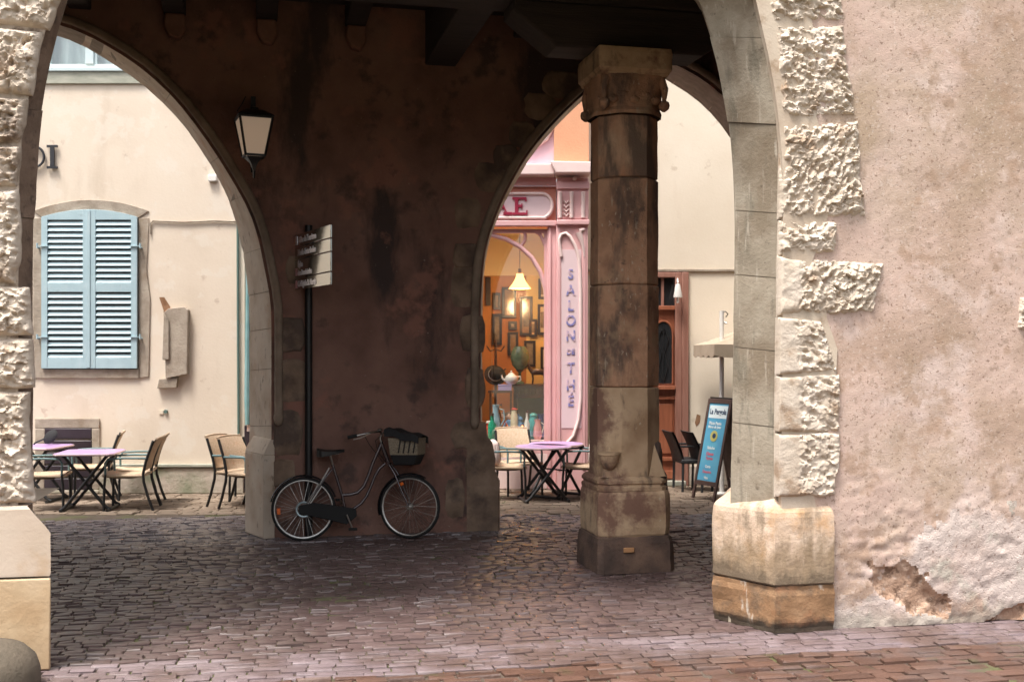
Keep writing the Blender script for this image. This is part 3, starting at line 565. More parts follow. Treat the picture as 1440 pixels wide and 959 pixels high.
b = MB().box(-.13,-.03,-.378,-.36,.19,.235); b.build('brass_tag', mat('brass_tag', (.42,.22,.10), rough=.7), col, bevel=.006)
# capital
nl = 12; rows = []
b = MB(); N8 = 32
for i in range(nl):
    t = i/(nl-1); z = 4.13+.36*t; rr = []
    for k in range(N8):
        a = 2*math.pi*(k+.5)/N8; oc = .318/ max(math.cos(((a+math.pi/8) % (math.pi/4))-math.pi/8), .01)*.96
        q = (.285+.03*t)/max(abs(math.cos(a)), abs(math.sin(a))); e = t**1.2
        r = oc*(1-e)+q*e+.02*math.sin(math.pi*t)*math.sin(4*a)**2+.02*float(fbm(a*5, z*12, 3, 3))
        if t < .12: r += .02
        rr.append((r*math.cos(a), r*math.sin(a), z))
    rr.append(rr[0]); rows.append(rr)
for r0, r1 in zip(rows[:-1], rows[1:]): b.strip(r0, r1)
b.build('capital', M['column'], col, ang=50)
for sx in (-1, 1):
    for sy in (-1, 1):
        b = MB(); q = .285
        b.tube([(sx*q*.9,sy*q*.9,4.46),(sx*q*1.02,sy*q*1.02,4.36),(sx*q*1.0,sy*q*1.0,4.25)], [.05,.035,.02], 8)
        b.lathe([(.014,-.055),(.046,-.028),(.054,.0),(.046,.03),(.014,.05)], 10, (sx*q,sy*q,4.215)); b.build('leaf_scroll', M['column'], col, ang=60)
b = MB()
for k in range(5): b.lathe([(.01,-.03),(.05,-.01),(.055,.02),(.01,.05)], 8, (-.2+.1*k,-.29,4.25+.05*(k % 2)), 1, .6)
b.build('carved_leaves', M['column'], col, ang=60)
b = cutgrid_prism(sq(.345,.012), [(4.47,.05),(4.49,.03),(4.50,.03),(4.515,.012),(4.53,.0),(4.60,.0),(4.67,-.004),(4.715,.004)], sub=9); worn(b,.02,7,95); b.build('abacus', M['column_light'], col, ang=50)
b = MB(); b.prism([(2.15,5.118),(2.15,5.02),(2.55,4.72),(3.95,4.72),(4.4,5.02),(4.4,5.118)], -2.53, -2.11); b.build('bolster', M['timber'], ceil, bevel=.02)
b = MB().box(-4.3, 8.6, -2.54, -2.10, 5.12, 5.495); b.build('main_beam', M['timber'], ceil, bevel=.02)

# ------------------------------------------------------------------ materials of the objects
M['black_metal'] = mat('black_metal', (.012,.012,.013), rough=.42, bump=.15, bscale=60)
M['black_paint'] = mat('black_paint', (.015,.015,.017), rough=.25)
M['rubber'] = mat('rubber', (.012,.012,.012), rough=.8)
M['chrome'] = mat('chrome', [(.3,(.36,.35,.33)),(.7,(.48,.46,.44))], scale=20, rough=.3, metal=1)
M['alu'] = mat('alu', [(.3,(.55,.54,.52)),(.7,(.7,.69,.66))], scale=20, rough=.32, metal=1)
M['frame_plum'] = mat('frame_plum', [(.3,(.055,.038,.042)),(.7,(.085,.06,.063))], scale=8, rough=.22, coat=.8, metal=.2)
M['orange_reflector'] = mat('orange_reflector', (.85,.16,.02), rough=.25)
M['saddle_black'] = mat('saddle_black', (.018,.018,.018), rough=.35)
M['mesh_tan'] = mat('mesh_tan', [(.4,(.20,.16,.11)),(.6,(.30,.25,.18))], scale=70, rough=.9)
M['bag_black'] = mat('bag_black', (.012,.012,.013), rough=.8, bump=.3, bscale=30)
M['pale_blue_metal'] = mat('pale_blue_metal', (.45,.55,.58), rough=.35, metal=.6)

# ------------------------------------------------------------------ bicycle
bu, _ = FW.px(427, 0, -.24); bx, by, _ = FW.world(bu, -.24)
KB = 1.0
bike = thing('bicycle', 'dark step-through city bicycle with front basket leaning on the brown wall', 'bicycle', (bx, by, 0), FW.a)
bike.rotation_euler = (R(-3), 0, FW.a-R(1))
def B(zx, zy, y=0): return ((360+zx/5.327-427)/131.5*KB, y, (760-(590+zy/5.327))/133)
ST = R(-24); u0 = B(985,330)[0]
def S(p): x, y, z = p; dx = x-u0; return (u0+dx*math.cos(ST)-y*math.sin(ST), dx*math.sin(ST)+y*math.cos(ST), z)
def Sb(mb): mb.v = [S(p) for p in mb.v]; return mb
WR = .335
def wheel(cx, steer, refl):
    c = (cx, 0, WR); T = Sb if steer else (lambda m: m)
    ring = lambda r, n=48, y=0: [(cx+r*math.cos(2*math.pi*k/n), y, WR+r*math.sin(2*math.pi*k/n)) for k in range(n)]
    m = MB(); m.tube(ring(WR-.034), .011, 8, True); m.tube(ring(WR-.026, y=.008), .007, 6, True); m.tube(ring(WR-.026, y=-.008), .007, 6, True)
    w_ = T(m).build('wheel', M['alu'], bike, ang=60)
    T(MB().tube(ring(WR-.017), .0185, 10, True)).build('tyre', M['rubber'], w_, ang=60)
    s_ = MB()
    for k in range(36):
        a = 2*math.pi*k/36; hb = a+(.55 if k % 4 < 2 else -.55); y = .028 if k % 2 else -.028
        s_.tube([(cx+.028*math.cos(hb), y, WR+.028*math.sin(hb)), (cx+(WR-.04)*math.cos(a), 0, WR+(WR-.04)*math.sin(a))], .0017, 4)
    T(s_).build('spokes', M['chrome'], w_, ang=0)
    h = MB(); h.tube([(cx,-.055,WR),(cx,.055,WR)], .016, 10); h.tube([(cx,-.03,WR),(cx,-.026,WR)], .03, 14); h.tube([(cx,.026,WR),(cx,.03,WR)], .03, 14)
    T(h).build('hub', M['chrome'], w_)
    a = refl; q = WR*.77; rx, rz = cx+q*math.cos(a), WR+q*math.sin(a)
    T(MB().tf(Matrix()).bar((rx-.033*math.sin(a),-.012,rz+.033*math.cos(a)), (rx+.033*math.sin(a),-.012,rz-.033*math.cos(a)), .012, .034, (math.cos(a),0,math.sin(a)))).build('wheel_reflector', M['orange_reflector'], w_, bevel=.004)
    return w_
fx = u0+.235
rw = wheel(0, False, math.pi*1.02); fw = wheel(fx, True, math.radians(112))
MB().tube([(.075*math.cos(a), -.05, WR+.075*math.sin(a)) for a in np.linspace(0, 2*math.pi, 24, endpoint=False)], .012, 8, True).build('hub_disc', M['pale_blue_metal'], rw)
fr_ = MB(); P = lambda *q: [B(*p) for p in q]
bbx = (B(640,570)[0]+.04, 0, .27)
fr_.tube(P((570,345),(640,575))+[bbx], .016, 10)                                   # seat tube
fr_.tube(P((640,572),(700,570),(755,556),(800,510),(835,430),(870,330),(930,195)), .0185, 12)   # step-through tube
fr_.tube(P((960,342),(915,380),(880,440),(850,520),(820,585),(778,640))+[bbx], .016, 10)       # lower tube
fr_.tube(P((928,180),(985,335)), .021, 12)                                          # head tube
for y in (-.055, .055):
    fr_.tube([B(575,365), (B(530,420)[0], y*.8, B(530,420)[2]), (0, y, WR)], .0085, 8); fr_.tube([bbx, (.12, y, .31), (0, y, WR)], .009, 8)
fr_.tube([(bbx[0],-.045,.27),(bbx[0],.045,.27)], .024, 12)
fr_.build('frame', M['frame_plum'], bike, ang=60)
fk = MB(); hb = B(990,345)
for y in (-.052, .052): fk.tube([(hb[0]+.005,y*.7,hb[2]), (B(1045,420)[0],y,B(1045,420)[2]), (B(1090,530)[0],y,B(1090,530)[2]), (fx-.02,y,WR+.06), (fx,y,WR)], [.013,.013,.011,.009,.008], 8)
fk.tube([(hb[0]+.005,-.05,hb[2]),(hb[0]+.005,.05,hb[2])], .016, 8); Sb(fk).build('fork', M['frame_plum'], bike, ang=60)
hp = B(920,150); hbar = MB(); hbar.tube([B(930,190), hp, B(938,110)], .012, 8)
top = B(930,118); g1 = [(top[0],0,top[2]), (top[0]+.02,-.10,top[2]+.03), (top[0]-.04,-.22,top[2]+.02), (top[0]-.17,-.29,top[2]-.01), (top[0]-.27,-.30,top[2]-.03)]
hbar.tube(g1, .011, 8); hbar.tube([(x,-y,z) for x, y, z in g1[:-1]], .011, 8)
hbo = Sb(hbar).build('handlebar', M['chrome'], bike, ang=60)
for sg in (1, -1):
    gp = MB().tube([(x, sg*y, z) for x, y, z in (g1[3:5] if sg == 1 else g1[2:4])], .019, 10); Sb(gp).build('grip', M['rubber'], hbo, ang=60)
    lv = MB().tube([(g1[2][0]+.03,sg*-.19,top[2]+.03),(g1[3][0]+.04,sg*-.30,top[2]-.035),(g1[3][0]-.03,sg*-.32,top[2]-.05)], .007, 6); Sb(lv).build('brake_lever', M['chrome'], hbo)
bl = MB().lathe([(.005,0),(.028,.004),(.03,.014),(.018,.028),(.004,.032)], 12, (top[0]+.02,-.10,top[2]+.035)); Sb(bl).build('bell', M['chrome'], hbo)
for q in (P((920,150),(880,165),(850,240),(900,330)), P((940,120),(1000,160),(980,260),(970,330))):
    pass
cb = MB()
for y, q in ((-.06,((800,110),(850,200),(900,260),(950,330))),(.05,((940,110),(870,170),(890,260),(960,340)))): cb.tube([B(*p, y) for p in q], .004, 5)
Sb(cb).build('cable', M['rubber'], hbo)
sd = MB(); c = B(545,270)
prof = []
for i in range(14):
    t = i/13; x = c[0]-.13+.29*t; wd = .10*(1-t)**.7*min(1, t*6+.35)+.022; zt = c[2]+.045+.022*(abs(t-.5)*2)**2*(1 if t < .5 else .2)
    bot = .014+.062*(1-t)**1.3; prof.append([(x, y*wd, zt+.012-(.012*y*y if abs(y) < .97 else (.022 if abs(y) < .99 else bot+.02))) for y in (-1,-.98,-.6,-.2,.2,.6,.98,1)])
for a_, b_ in zip(prof[:-1], prof[1:]): sd.strip(a_, b_)
sd.add(prof[0], [tuple(range(8))]); sd.add([(p[0][0],0,p[0][2]) for p in prof][:1]+[p for r in prof for p in (r[0], r[-1])], [tuple([1+2*i for i in range(14)]+[2+2*i for i in range(13, -1, -1)])])
so = sd.build('saddle', M['saddle_black'], bike, ang=50)
MB().tube([B(570,345), (c[0]+.005,0,c[2]+.01)], .0125, 8).build('seat_post', M['chrome'], so)
MB().tube([(c[0]-.10,-.05,c[2]+.0),(c[0]+.1,-.02,c[2]+.01),(c[0]+.1,.02,c[2]+.01),(c[0]-.10,.05,c[2])], .005, 6).build('saddle_rail', M['chrome'], so)
def guard(cx, a0, a1, steer):
    m = MB(); rows = []
    for a in np.linspace(R(a0), R(a1), 26):
        rows.append([(cx+(r)*math.cos(a), y, WR+r*math.sin(a)) for y, r in ((-.03,WR+.006),(-.022,WR+.02),(0,WR+.026),(.022,WR+.02),(.03,WR+.006))])
    for p, q in zip(rows[:-1], rows[1:]): m.strip(p, q)
    return (Sb(m) if steer else m).build('mudguard', M['black_paint'], bike, ang=60)
guard(0, 20, 166, False); guard(fx, 60, 195, True)
rk = MB()
for y in (-.06, .06):
    rk.tube([(0,y,WR+.02),(B(520,410)[0],y,B(520,410)[2]-.02)], .005, 6); rk.tube([(0.03,y,WR+.03),(B(545,380)[0],y*.6,B(545,380)[2]+.02)], .006, 6)
rk.tube([(.05,-.062,WR+.03),(.19,-.062,WR+.24)], .008, 6)
rk.build('stay', M['chrome'], bike, ang=60)
cg = MB(); cg.prism([(-.05,.375),(.1,.405),(.32,.37),(bbx[0]+.1,.33),(bbx[0]+.11,.25),(bbx[0],.165),(.2,.235),(-.05,.29)], -.072, -.058); cg.build('chain_guard', M['rubber'], bike, bevel=.008)
for q in ([(bbx[0],-.09,.27),(bbx[0]+.06,-.095,.12)], [(bbx[0],.06,.27),(bbx[0]-.06,.065,.42)]): MB().tube(q, .010, 8).build('crank', M['chrome'], bike)
for sx, y in ((1,-.14),(-1,.11)):
    MB().box(bbx[0]+sx*.06-.045, bbx[0]+sx*.06+.045, y-.035, y+.035, .11 if sx == 1 else .40, .135 if sx == 1 else .425).build('pedal', M['rubber'], bike, bevel=.006)
b0, b1 = B(1035,345), B(1238,120); bk = MB(); xa, xb, za, zb = b0[0]-.01, b1[0]+.01, b0[2], b1[2]
bk.vprism([(xa+.03,-.12),(xb-.05,-.12),(xb-.05,.12),(xa+.03,.12)], za-.01, za+.11, [(xa,-.15),(xb,-.15),(xb,.15),(xa,.15)])
bko = Sb(bk).build('basket', M['bag_black'], bike, bevel=.012)
ms = MB(); ms.vprism([(xa+.004,-.148),(xb-.004,-.148),(xb-.004,.148),(xa+.004,.148)], za+.10, zb-.04, [(xa-.015,-.16),(xb,-.16),(xb,.16),(xa-.015,.16)]); Sb(ms).build('basket_mesh', M['mesh_tan'], bko)
cv = MB(); cv.grid(np.array([[(x, y, zb+.055-.24*(x-xa)-(.075 if abs(y) > .18 else .0)+.012*math.sin(x*30+y*20)) for y in (-.19,-.178,-.1,0,.1,.178,.19)] for x in np.linspace(xa-.05, xb+.02, 12)]))
Sb(cv).build('basket_cover', M['bag_black'], bko, ang=60)
sg = MB(); 
for k in range(4): sg.bar((xa+.10+k*.055,-.163,za+.12),(xa+.125+k*.055,-.166,zb-.06), .012, .006)
Sb(sg).build('basket_strap', M['bag_black'], bko)
MB().tube([(.0+.02,.06,.3),(.05,.13,.02)], .008, 6).build('kickstand', M['chrome'], bike)

# ------------------------------------------------------------------ wall lantern
lu, lz = FW.px(357, 168, -.30); lx, ly, _ = FW.world(lu, -.42)
lan = thing('wall_lantern', 'black wall lantern with frosted tapering panes beside the left arch', 'lantern', (lx, ly, 0), FW.a+R(9))
M['frost'] = bpy.data.materials.new('frost'); M['frost'].use_nodes = True; t = M['frost'].node_tree; t.nodes.clear()
o_ = t.nodes.new('ShaderNodeOutputMaterial'); a_ = t.nodes.new('ShaderNodeBsdfTranslucent'); d_ = t.nodes.new('ShaderNodeBsdfDiffuse'); x_ = t.nodes.new('ShaderNodeMixShader'); e_ = t.nodes.new('ShaderNodeEmission'); s_ = t.nodes.new('ShaderNodeAddShader')
a_.inputs[0].default_value = (.8,.72,.62,1); d_.inputs[0].default_value = (.8,.72,.62,1); x_.inputs[0].default_value = .5; e_.inputs[0].default_value = (1,.78,.6,1); e_.inputs[1].default_value = .03
t.links.new(a_.outputs[0], x_.inputs[1]); t.links.new(d_.outputs[0], x_.inputs[2]); t.links.new(x_.outputs[0], s_.inputs[0]); t.links.new(e_.outputs[0], s_.inputs[1]); t.links.new(s_.outputs[0], o_.inputs[0])
zt, zb = zat(168, ly), zat(220, ly); ht, hb_ = .165, .098
cs = lambda h, z: [(-h,-h,z),(h,-h,z),(h,h,z),(-h,h,z)]
Tp, Bt = cs(ht, zt), cs(hb_, zb); b = MB()
for k in range(4): b.bar(Bt[k], Tp[k], .018, .018); b.bar(Bt[k], Bt[(k+1) % 4], .018, .022); b.bar(Tp[k], Tp[(k+1) % 4], .02, .022)
lf_ = b.build('lantern_frame', M['black_metal'], lan)
for k in range(4):
    q = [Vector(Bt[k]), Vector(Bt[(k+1) % 4]), Vector(Tp[(k+1) % 4]), Vector(Tp[k])]; MB().add([p*1 for p in q]+[Vector((p.x*.96, p.y*.96, p.z)) for p in q], [(0,1,2,3),(7,6,5,4),(0,4,5,1),(1,5,6,2),(2,6,7,3),(3,7,4,0)]).build('pane', M['frost'], lan)
b = MB().lathe([(.255,zt+.006),(.25,zt+.022),(.12,zt+.085),(.06,zt+.095),(.055,zt+.115),(.015,zt+.13)], 4, rot=.5); b.build('lantern_roof', M['black_metal'], lan, ang=30)
b = MB().lathe([(.12,zb-.012),(.1,zb-.03),(.05,zb-.07),(.025,zb-.12),(.012,zb-.15)], 4, rot=.5)
b.tube([(0,0,zb-.1),(.02,.1,zb-.2),(.03,.2,zb-.18),(.04,.3,zb+.02)], .012, 8); b.tube([(0,.0,zt+.12),(.03,.16,zt+.15),(.04,.3,zt+.1)], .012, 8); b.bar((.04,.30,zb-.12),(.04,.30,zt+.3),.05,.02)
b.tube([(-.2,-.2,zt+.02),(-.14,-.16,zt+.12),(-.1,-.1,zt+.2)], .006, 6)
b.build('bracket', M['black_metal'], lan)

# ------------------------------------------------------------------ direction sign
pu, _ = FW.px(434, 0, -.06); px_, py_, _ = FW.world(pu, -.06)
sgn = thing('direction_sign', 'dark glossy four-slat visitor direction sign on a slim post against brown wall', 'sign', (px_, py_, 0), 0)
MB().tube([(0,0,0),(0,0,3.34)], .04, 14).build('post', M['black_metal'], sgn)
M['sign_gloss'] = mat('sign_gloss', (.46,.47,.45), rough=.10, metal=1)
M['sign_white'] = mat('sign_white', (.90,.86,.90), rough=.32, metal=.65); M['sign_pink'] = mat('sign_pink', (.72,.42,.45), rough=.5)
ly_ = FW.world(FW.u(415, -.05), -.05)[1]; L0 = Vector((at(415, ly_), ly_, 0)); D = Vector((math.cos(R(-61)),math.sin(R(-61)),0)); Lg = 1.10
rz = math.atan2(D.y, D.x)
zz = 3.235
for hh, lines in ((.135,['Office de Tourisme']),(.13,['Musée Unterlinden']),(.195,['Église','des Dominicains']),(.13,['Collégiale St Martin'])):
    s_ = MB().box(0, Lg, 0, .018, zz-hh+.008, zz).build('slat', M['sign_gloss'], sgn, bevel=.003)
    off = L0-Vector((px_, py_, 0)); s_.location = off; s_.rotation_euler = (0, 0, rz)
    n = len(lines)
    for k, tx in enumerate(lines):
        tt = text_part(tx, 'lettering', M['sign_white'], s_, .085 if n == 1 else .078, (.10,-.003,zz-hh/2+(.0 if n == 1 else .042-.09*k)), ext=.001, off=.003, align='LEFT', sx=.86)
    if hh != .13 or 'Coll' in lines[0]: MB().box(.015,.075,-.004,-.001,zz-hh+.025,zz-.02 if n == 1 else zz-.09).build('pictogram', M['sign_white'] if 'Off' in lines[0] else M['sign_pink'], s_)
    zz -= hh+.002
for z in (3.1, 2.8): MB().bar((0,0,z), tuple(L0+D*.52-Vector((px_,py_,0))+Vector((.017,.008,z))), .03, .03).build('sign_arm', M['black_metal'], sgn)
# ------------------------------------------------------------------ materials across the lane
M['cream'] = mat('cream', [(.3,(.63,.53,.425)),(.5,(.70,.60,.49)),(.7,(.71,.625,.52))], scale=.9, detail=8, rough=.95, bump=.25, bscale=26, bdist=.01, stains=[((.55,.45,.35),1.1,.53,.70,.7,(1.6,1,.4)),((.56,.46,.36),1.6,.58,.76,.25,(2.5,1,.3)),((.45,.34,.26),4.5,.64,.70,.55),((.72,.65,.56),2.6,.56,.60,.5)])
M['cream_warm'] = mat('cream_warm', [(.3,(.66,.57,.45)),(.6,(.73,.645,.525)),(.8,(.69,.60,.48))], scale=.8, detail=8, rough=.95, bump=.25, bscale=26, bdist=.01, stains=[((.58,.48,.37),1.5,.58,.76,.3,(2.2,1,.4)),((.50,.40,.30),3.6,.65,.72,.6)])
M['sand_stone'] = mat('sand_stone', [(.3,(.27,.22,.17)),(.5,(.36,.30,.24)),(.7,(.42,.36,.29))], scale=5, rough=.92, bump=.45, bscale=30, stains=[((.24,.17,.11),3,.55,.68,.6),((.22,.20,.16),12,.6,.68,.5)])
M['sill_stone'] = mat('sill_stone', [(.3,(.30,.31,.25)),(.7,(.44,.43,.36))], scale=5, rough=.9, bump=.3, bscale=30, stretch=(1,1,3))
M['algae_stone'] = mat('algae_stone', [(.3,(.38,.32,.26)),(.6,(.50,.43,.36))], scale=3, rough=.9, bump=.6, bscale=16, stains=[((.20,.22,.14),1.6,.48,.62,.8),((.28,.2,.14),5,.6,.7,.5)])
M['shutter_blue'] = mat('shutter_blue', [(.3,(.34,.47,.52)),(.7,(.40,.53,.575))], scale=6, rough=.6, bump=.15, bscale=60, stains=[((.48,.55,.57),7,.58,.70,.6,(3,3,.5)),((.27,.36,.38),12,.62,.7,.5)])
M['window_blue'] = mat('window_blue', (.52,.62,.64), rough=.5)
M['curtain'] = mat('curtain', [(.3,(.26,.34,.37)),(.7,(.36,.44,.47))], scale=4, stretch=(4,1,.6), rough=.9)
M['dark_plum'] = mat('dark_plum', [(.3,(.022,.014,.02)),(.7,(.04,.027,.035))], scale=5, rough=.4)
M['green_pipe'] = mat('green_pipe', (.10,.16,.14), rough=.5); M['teal'] = mat('teal', [(.3,(.16,.32,.33)),(.7,(.24,.40,.41))], scale=5, rough=.5)
M['white_paint'] = mat('white_paint', (.74,.72,.68), rough=.5); M['black_letter'] = mat('black_letter', (.02,.02,.025), rough=.5)
M['rust'] = mat('rust', [(.3,(.20,.10,.05)),(.7,(.32,.18,.10))], scale=12, rough=.95)
M['pink'] = mat('pink', [(.3,(.66,.37,.37)),(.7,(.72,.44,.44))], scale=2, rough=.55, bump=.08, bscale=40); M['pink_light'] = mat('pink_light', [(.3,(.74,.56,.53)),(.7,(.80,.64,.61))], scale=3, rough=.55)
M['pink_deep'] = mat('pink_deep', [(.3,(.60,.25,.18)),(.7,(.66,.30,.22))], scale=3, rough=.6); M['lilac_wall'] = mat('lilac_wall', (.66,.48,.55), rough=.7)
M['salmon'] = mat('salmon', [(.3,(.62,.30,.17)),(.7,(.70,.37,.22))], scale=1.5, rough=.9, bump=.2, bscale=30); M['panel_lilac'] = mat('panel_lilac', (.74,.57,.59), rough=.6)
M['letter_red'] = mat('letter_red', (.36,.02,.06), rough=.5); M['letter_blue'] = mat('letter_blue', [(.40,(.20,.20,.46)),(.52,(.27,.26,.50)),(.56,(.62,.45,.53))], scale=14, rough=.6)
M['room_orange'] = mat('room_orange', [(.3,(.42,.17,.055)),(.7,(.50,.24,.085))], scale=2, rough=.9); M['room_yellow'] = mat('room_yellow', (.74,.55,.24), rough=.9); M['room_cream'] = mat('room_cream', (.72,.58,.36), rough=.9)
M['wood_dark'] = mat('wood_dark', [(.3,(.06,.028,.014)),(.7,(.11,.055,.03))], scale=4, rough=.4, stretch=(1,1,8)); M['door_wood'] = mat('door_wood', [(.3,(.22,.070,.035)),(.55,(.30,.10,.05)),(.75,(.36,.13,.07))], scale=3, rough=.45, stretch=(7,1,.7), bump=.1, bscale=20)
M['door_frame'] = mat('door_frame', [(.3,(.23,.10,.07)),(.7,(.32,.16,.12))], scale=4, rough=.55, stretch=(7,1,.7))
M['glass'] = glass_mat('glass', (.97,.98,.97), .10); M['dark_glass'] = mat('dark_glass', (.02,.022,.024), rough=.08, spec=.7)
M['rattan'] = mat('rattan', [(.35,(.46,.335,.225)),(.65,(.60,.46,.33))], scale=55, rough=.7, bump=.4, bscale=120)
M['cushion'] = mat('cushion', [(.4,(.72,.56,.52)),(.6,(.78,.64,.60))], scale=6, rough=.95)
M['arm_teal'] = mat('arm_teal', (.11,.19,.20), rough=.45); M['lilac_top'] = mat('lilac_top', [(.3,(.42,.26,.50)),(.7,(.50,.34,.60))], scale=3, rough=.3); M['top_edge'] = mat('top_edge', (.55,.42,.44), rough=.5)
M['black_wicker'] = mat('black_wicker', [(.3,(.010,.011,.013)),(.7,(.022,.023,.026))], scale=60, rough=.55, bump=.4, bscale=120)
M['canvas'] = mat('canvas', [(.3,(.36,.29,.215)),(.7,(.43,.35,.265))], scale=4, rough=.9, bump=.1, bscale=20)
M['board_blue'] = mat('board_blue', [(.3,(.06,.26,.46)),(.5,(.10,.38,.58)),(.7,(.14,.46,.62))], scale=3, rough=.5); M['board_frame'] = mat('board_frame', [(.3,(.06,.035,.028)),(.7,(.10,.06,.05))], scale=8, rough=.5)

# ------------------------------------------------------------------ cream town house (left)
DL = 15.8; XL = lambda p: at(p, DL); ZL = lambda p: zat(p, DL)
hs_ = thing('town_house', 'cream plastered town house with pale blue louvred shutters across the lane', 'house', (0, DL, 0))
hx0, hx1, htop = -11, XL(344), 7.5; wx0, wx1, wz0, wz1 = XL(58), XL(196), ZL(96), 7.1
b = MB(); b.box(hx0,wx0,0,.4,0,htop); b.box(wx1,hx1,0,.4,0,htop); b.box(wx0,wx1,0,.4,0,wz0); b.box(wx0,wx1,0,.4,wz1,htop); b.build('wall', M['cream'], hs_, ang=0)
# upper window
b = MB(); f_ = .06
b.box(wx0,wx1,.06,.12,wz0,wz0+.07); b.box(wx0,wx1,.05,.13,wz1-.07,wz1); b.box(wx0,wx0+.07,.055,.125,wz0+.07,wz1-.07); b.box(wx1-.07,wx1,.055,.125,wz0+.07,wz1-.07)
m_ = XL(124); b.box(m_-.06,m_+.06,.04,.125,wz0+.07,wz1-.07); 
for q in (wx0+.07, m_+.06): b.box(q,q+.04,.07,.115,wz0+.07,wz1-.07)
wn = b.build('window', M['window_blue'], hs_, bevel=.006)
MB().box(wx0+.05,wx1-.05,.088,.094,wz0+.05,wz1-.05).build('pane', M['glass'], wn); MB().grid(np.array([[(x,.2+.02*math.sin(x*22),z) for z in (wz0,wz1)] for x in np.linspace(wx0,wx1,50)])).build('curtain', M['curtain'], wn)
MB().box(wx0-.02,wx1+.03,-.06,.05,wz0-.06,wz0-.002).build('sill', M['window_blue'], wn, bevel=.01)
MB().box(XL(40),XL(204),-.035,.0,ZL(119),ZL(102)).build('window_apron', M['sill_stone'], hs_, bevel=.01)
# shuttered window: stone surround, two leaves
def arc(x0, x1, zs, rise, n=12): return [(x0+(x1-x0)*k/n, zs+rise*(1-(2*k/n-1)**2)) for k in range(n+1)]
sx0, sx1 = XL(61), XL(195); ox0, ox1 = XL(47), XL(210); so_ = arc(ox0, ox1, ZL(297), .16); si_ = arc(sx0-.01, sx1+.01, ZL(307), .11)
b = MB()
b.prism([(ox0,ZL(532)),(sx0-.01,ZL(532)),(sx0-.01,ZL(307)),(ox0,ZL(307))], -.02, 0); b.prism([(sx1+.01,ZL(532)),(ox1,ZL(530)),(ox1+.02,ZL(420)),(ox1-.03,ZL(380)),(ox1,ZL(307)),(sx1+.01,ZL(307))], -.02, 0)
b.prism(si_[::-1]+so_, -.021, 0); b.prism([(sx0-.012,ZL(532)),(sx1+.012,ZL(532)),(sx1+.012,ZL(519)),(sx0-.012,ZL(519))], -.035, 0)
b.build('window_surround', M['sand_stone'], hs_, bevel=.008)
mid = XL(128)
for lx0, lx1, hinge in ((sx0, mid-.004, -1), (mid+.004, sx1, 1)):
    top = lambda x: ZL(306)+.105*(1-((x-(sx0+sx1)/2)/((sx1-sx0)/2))**2)
    z0 = ZL(519)+.01; b = MB(); st = .085; zr = ZL(310); y0, y1 = -.075, -.035
    b.prism([(lx0,z0),(lx0+st,z0),(lx0+st,top(lx0+st)),(lx0,top(lx0))], y0, y1); b.prism([(lx1-st,z0),(lx1,z0),(lx1,top(lx1)),(lx1-st,top(lx1-st))], y0, y1)
    nn = 6; xs = [lx0+st+(lx1-lx0-2*st)*k/nn for k in range(nn+1)]; b.prism([(xs[0],zr-.0),(xs[-1],zr-.0)]+[(x, top(x)) for x in xs[::-1]], y0+.003, y1-.003)
    b.box(lx0+st,lx1-st,y0+.003,y1-.003,z0,ZL(504)); b.box(lx0+st,lx1-st,y0+.003,y1-.003,ZL(411),ZL(399))
    for za, zb_ in ((ZL(504),ZL(411)),(ZL(399),zr)):
        n = int(round((zb_-za)/.0845)); stp = (zb_-za)/n
        for k in range(n):
            zc = za+stp*(k+.5); b.add([(lx0+st,-.072,zc-.036),(lx1-st,-.072,zc-.036),(lx1-st,-.040,zc+.022),(lx0+st,-.040,zc+.022),(lx0+st,-.066,zc-.042),(lx1-st,-.066,zc-.042),(lx1-st,-.034,zc+.016),(lx0+st,-.034,zc+.016)],
                                      [(0,1,2,3),(4,7,6,5),(0,4,5,1),(1,5,6,2),(2,6,7,3),(3,7,4,0)])
    if hinge == -1: b.box(lx1-.028,lx1+.022,y0-.012,y0-.001,z0+.01,top(lx1)-.01)
    sh = b.build('shutter', M['shutter_blue'], hs_, bevel=.003)
    for zc in (ZL(347), ZL(474)):
        x = lx0 if hinge < 0 else lx1
        h = MB().bar((x-hinge*.1,-.082,zc),(x+hinge*.05,-.082,zc),.028,.012); h.tube([(x+hinge*.05,-.02,zc-.02),(x+hinge*.05,-.09,zc-.02),(x+hinge*.05,-.09,zc+.04)],.014,8); h.build('hinge', M['shutter_blue'], sh)
MB().box(sx0,sx1,-.012,-.004,ZL(519),ZL(308)).build('window_back', M['dark_glass'], hs_)
# projecting stone fragment with rusty streak
b = MB(); b.prism([(XL(236),ZL(532)),(XL(266),ZL(526)),(XL(267),ZL(436)),(XL(262),ZL(432)),(XL(240),ZL(434)),(XL(233),ZL(440))], -.10, 0); b.build('stone_console', M['sand_stone'], hs_, bevel=.008)
b = MB(); b.prism([(XL(223),ZL(546)),(XL(250),ZL(545)),(XL(252),ZL(531)),(XL(226),ZL(533))], -.075, 0); worn(b,.02,6,500); b.build('stone_console', M['sand_stone'], hs_, bevel=.006)
b = MB(); b.prism([(XL(232),ZL(506)),(XL(242),ZL(506)),(XL(241),ZL(452)),(XL(234),ZL(440))], -.13, -.09); b.build('stone_console', M['sand_stone'], hs_, bevel=.012)
b = MB(); b.add([(XL(x),-.004,ZL(y)) for x, y in ((224,418),(231,418),(240,432),(236,438),(234,480),(231,470),(230,436))], [(0,1,2,3,4,5,6)]); b.build('rust_streak', M['rust'], hs_, ang=0)
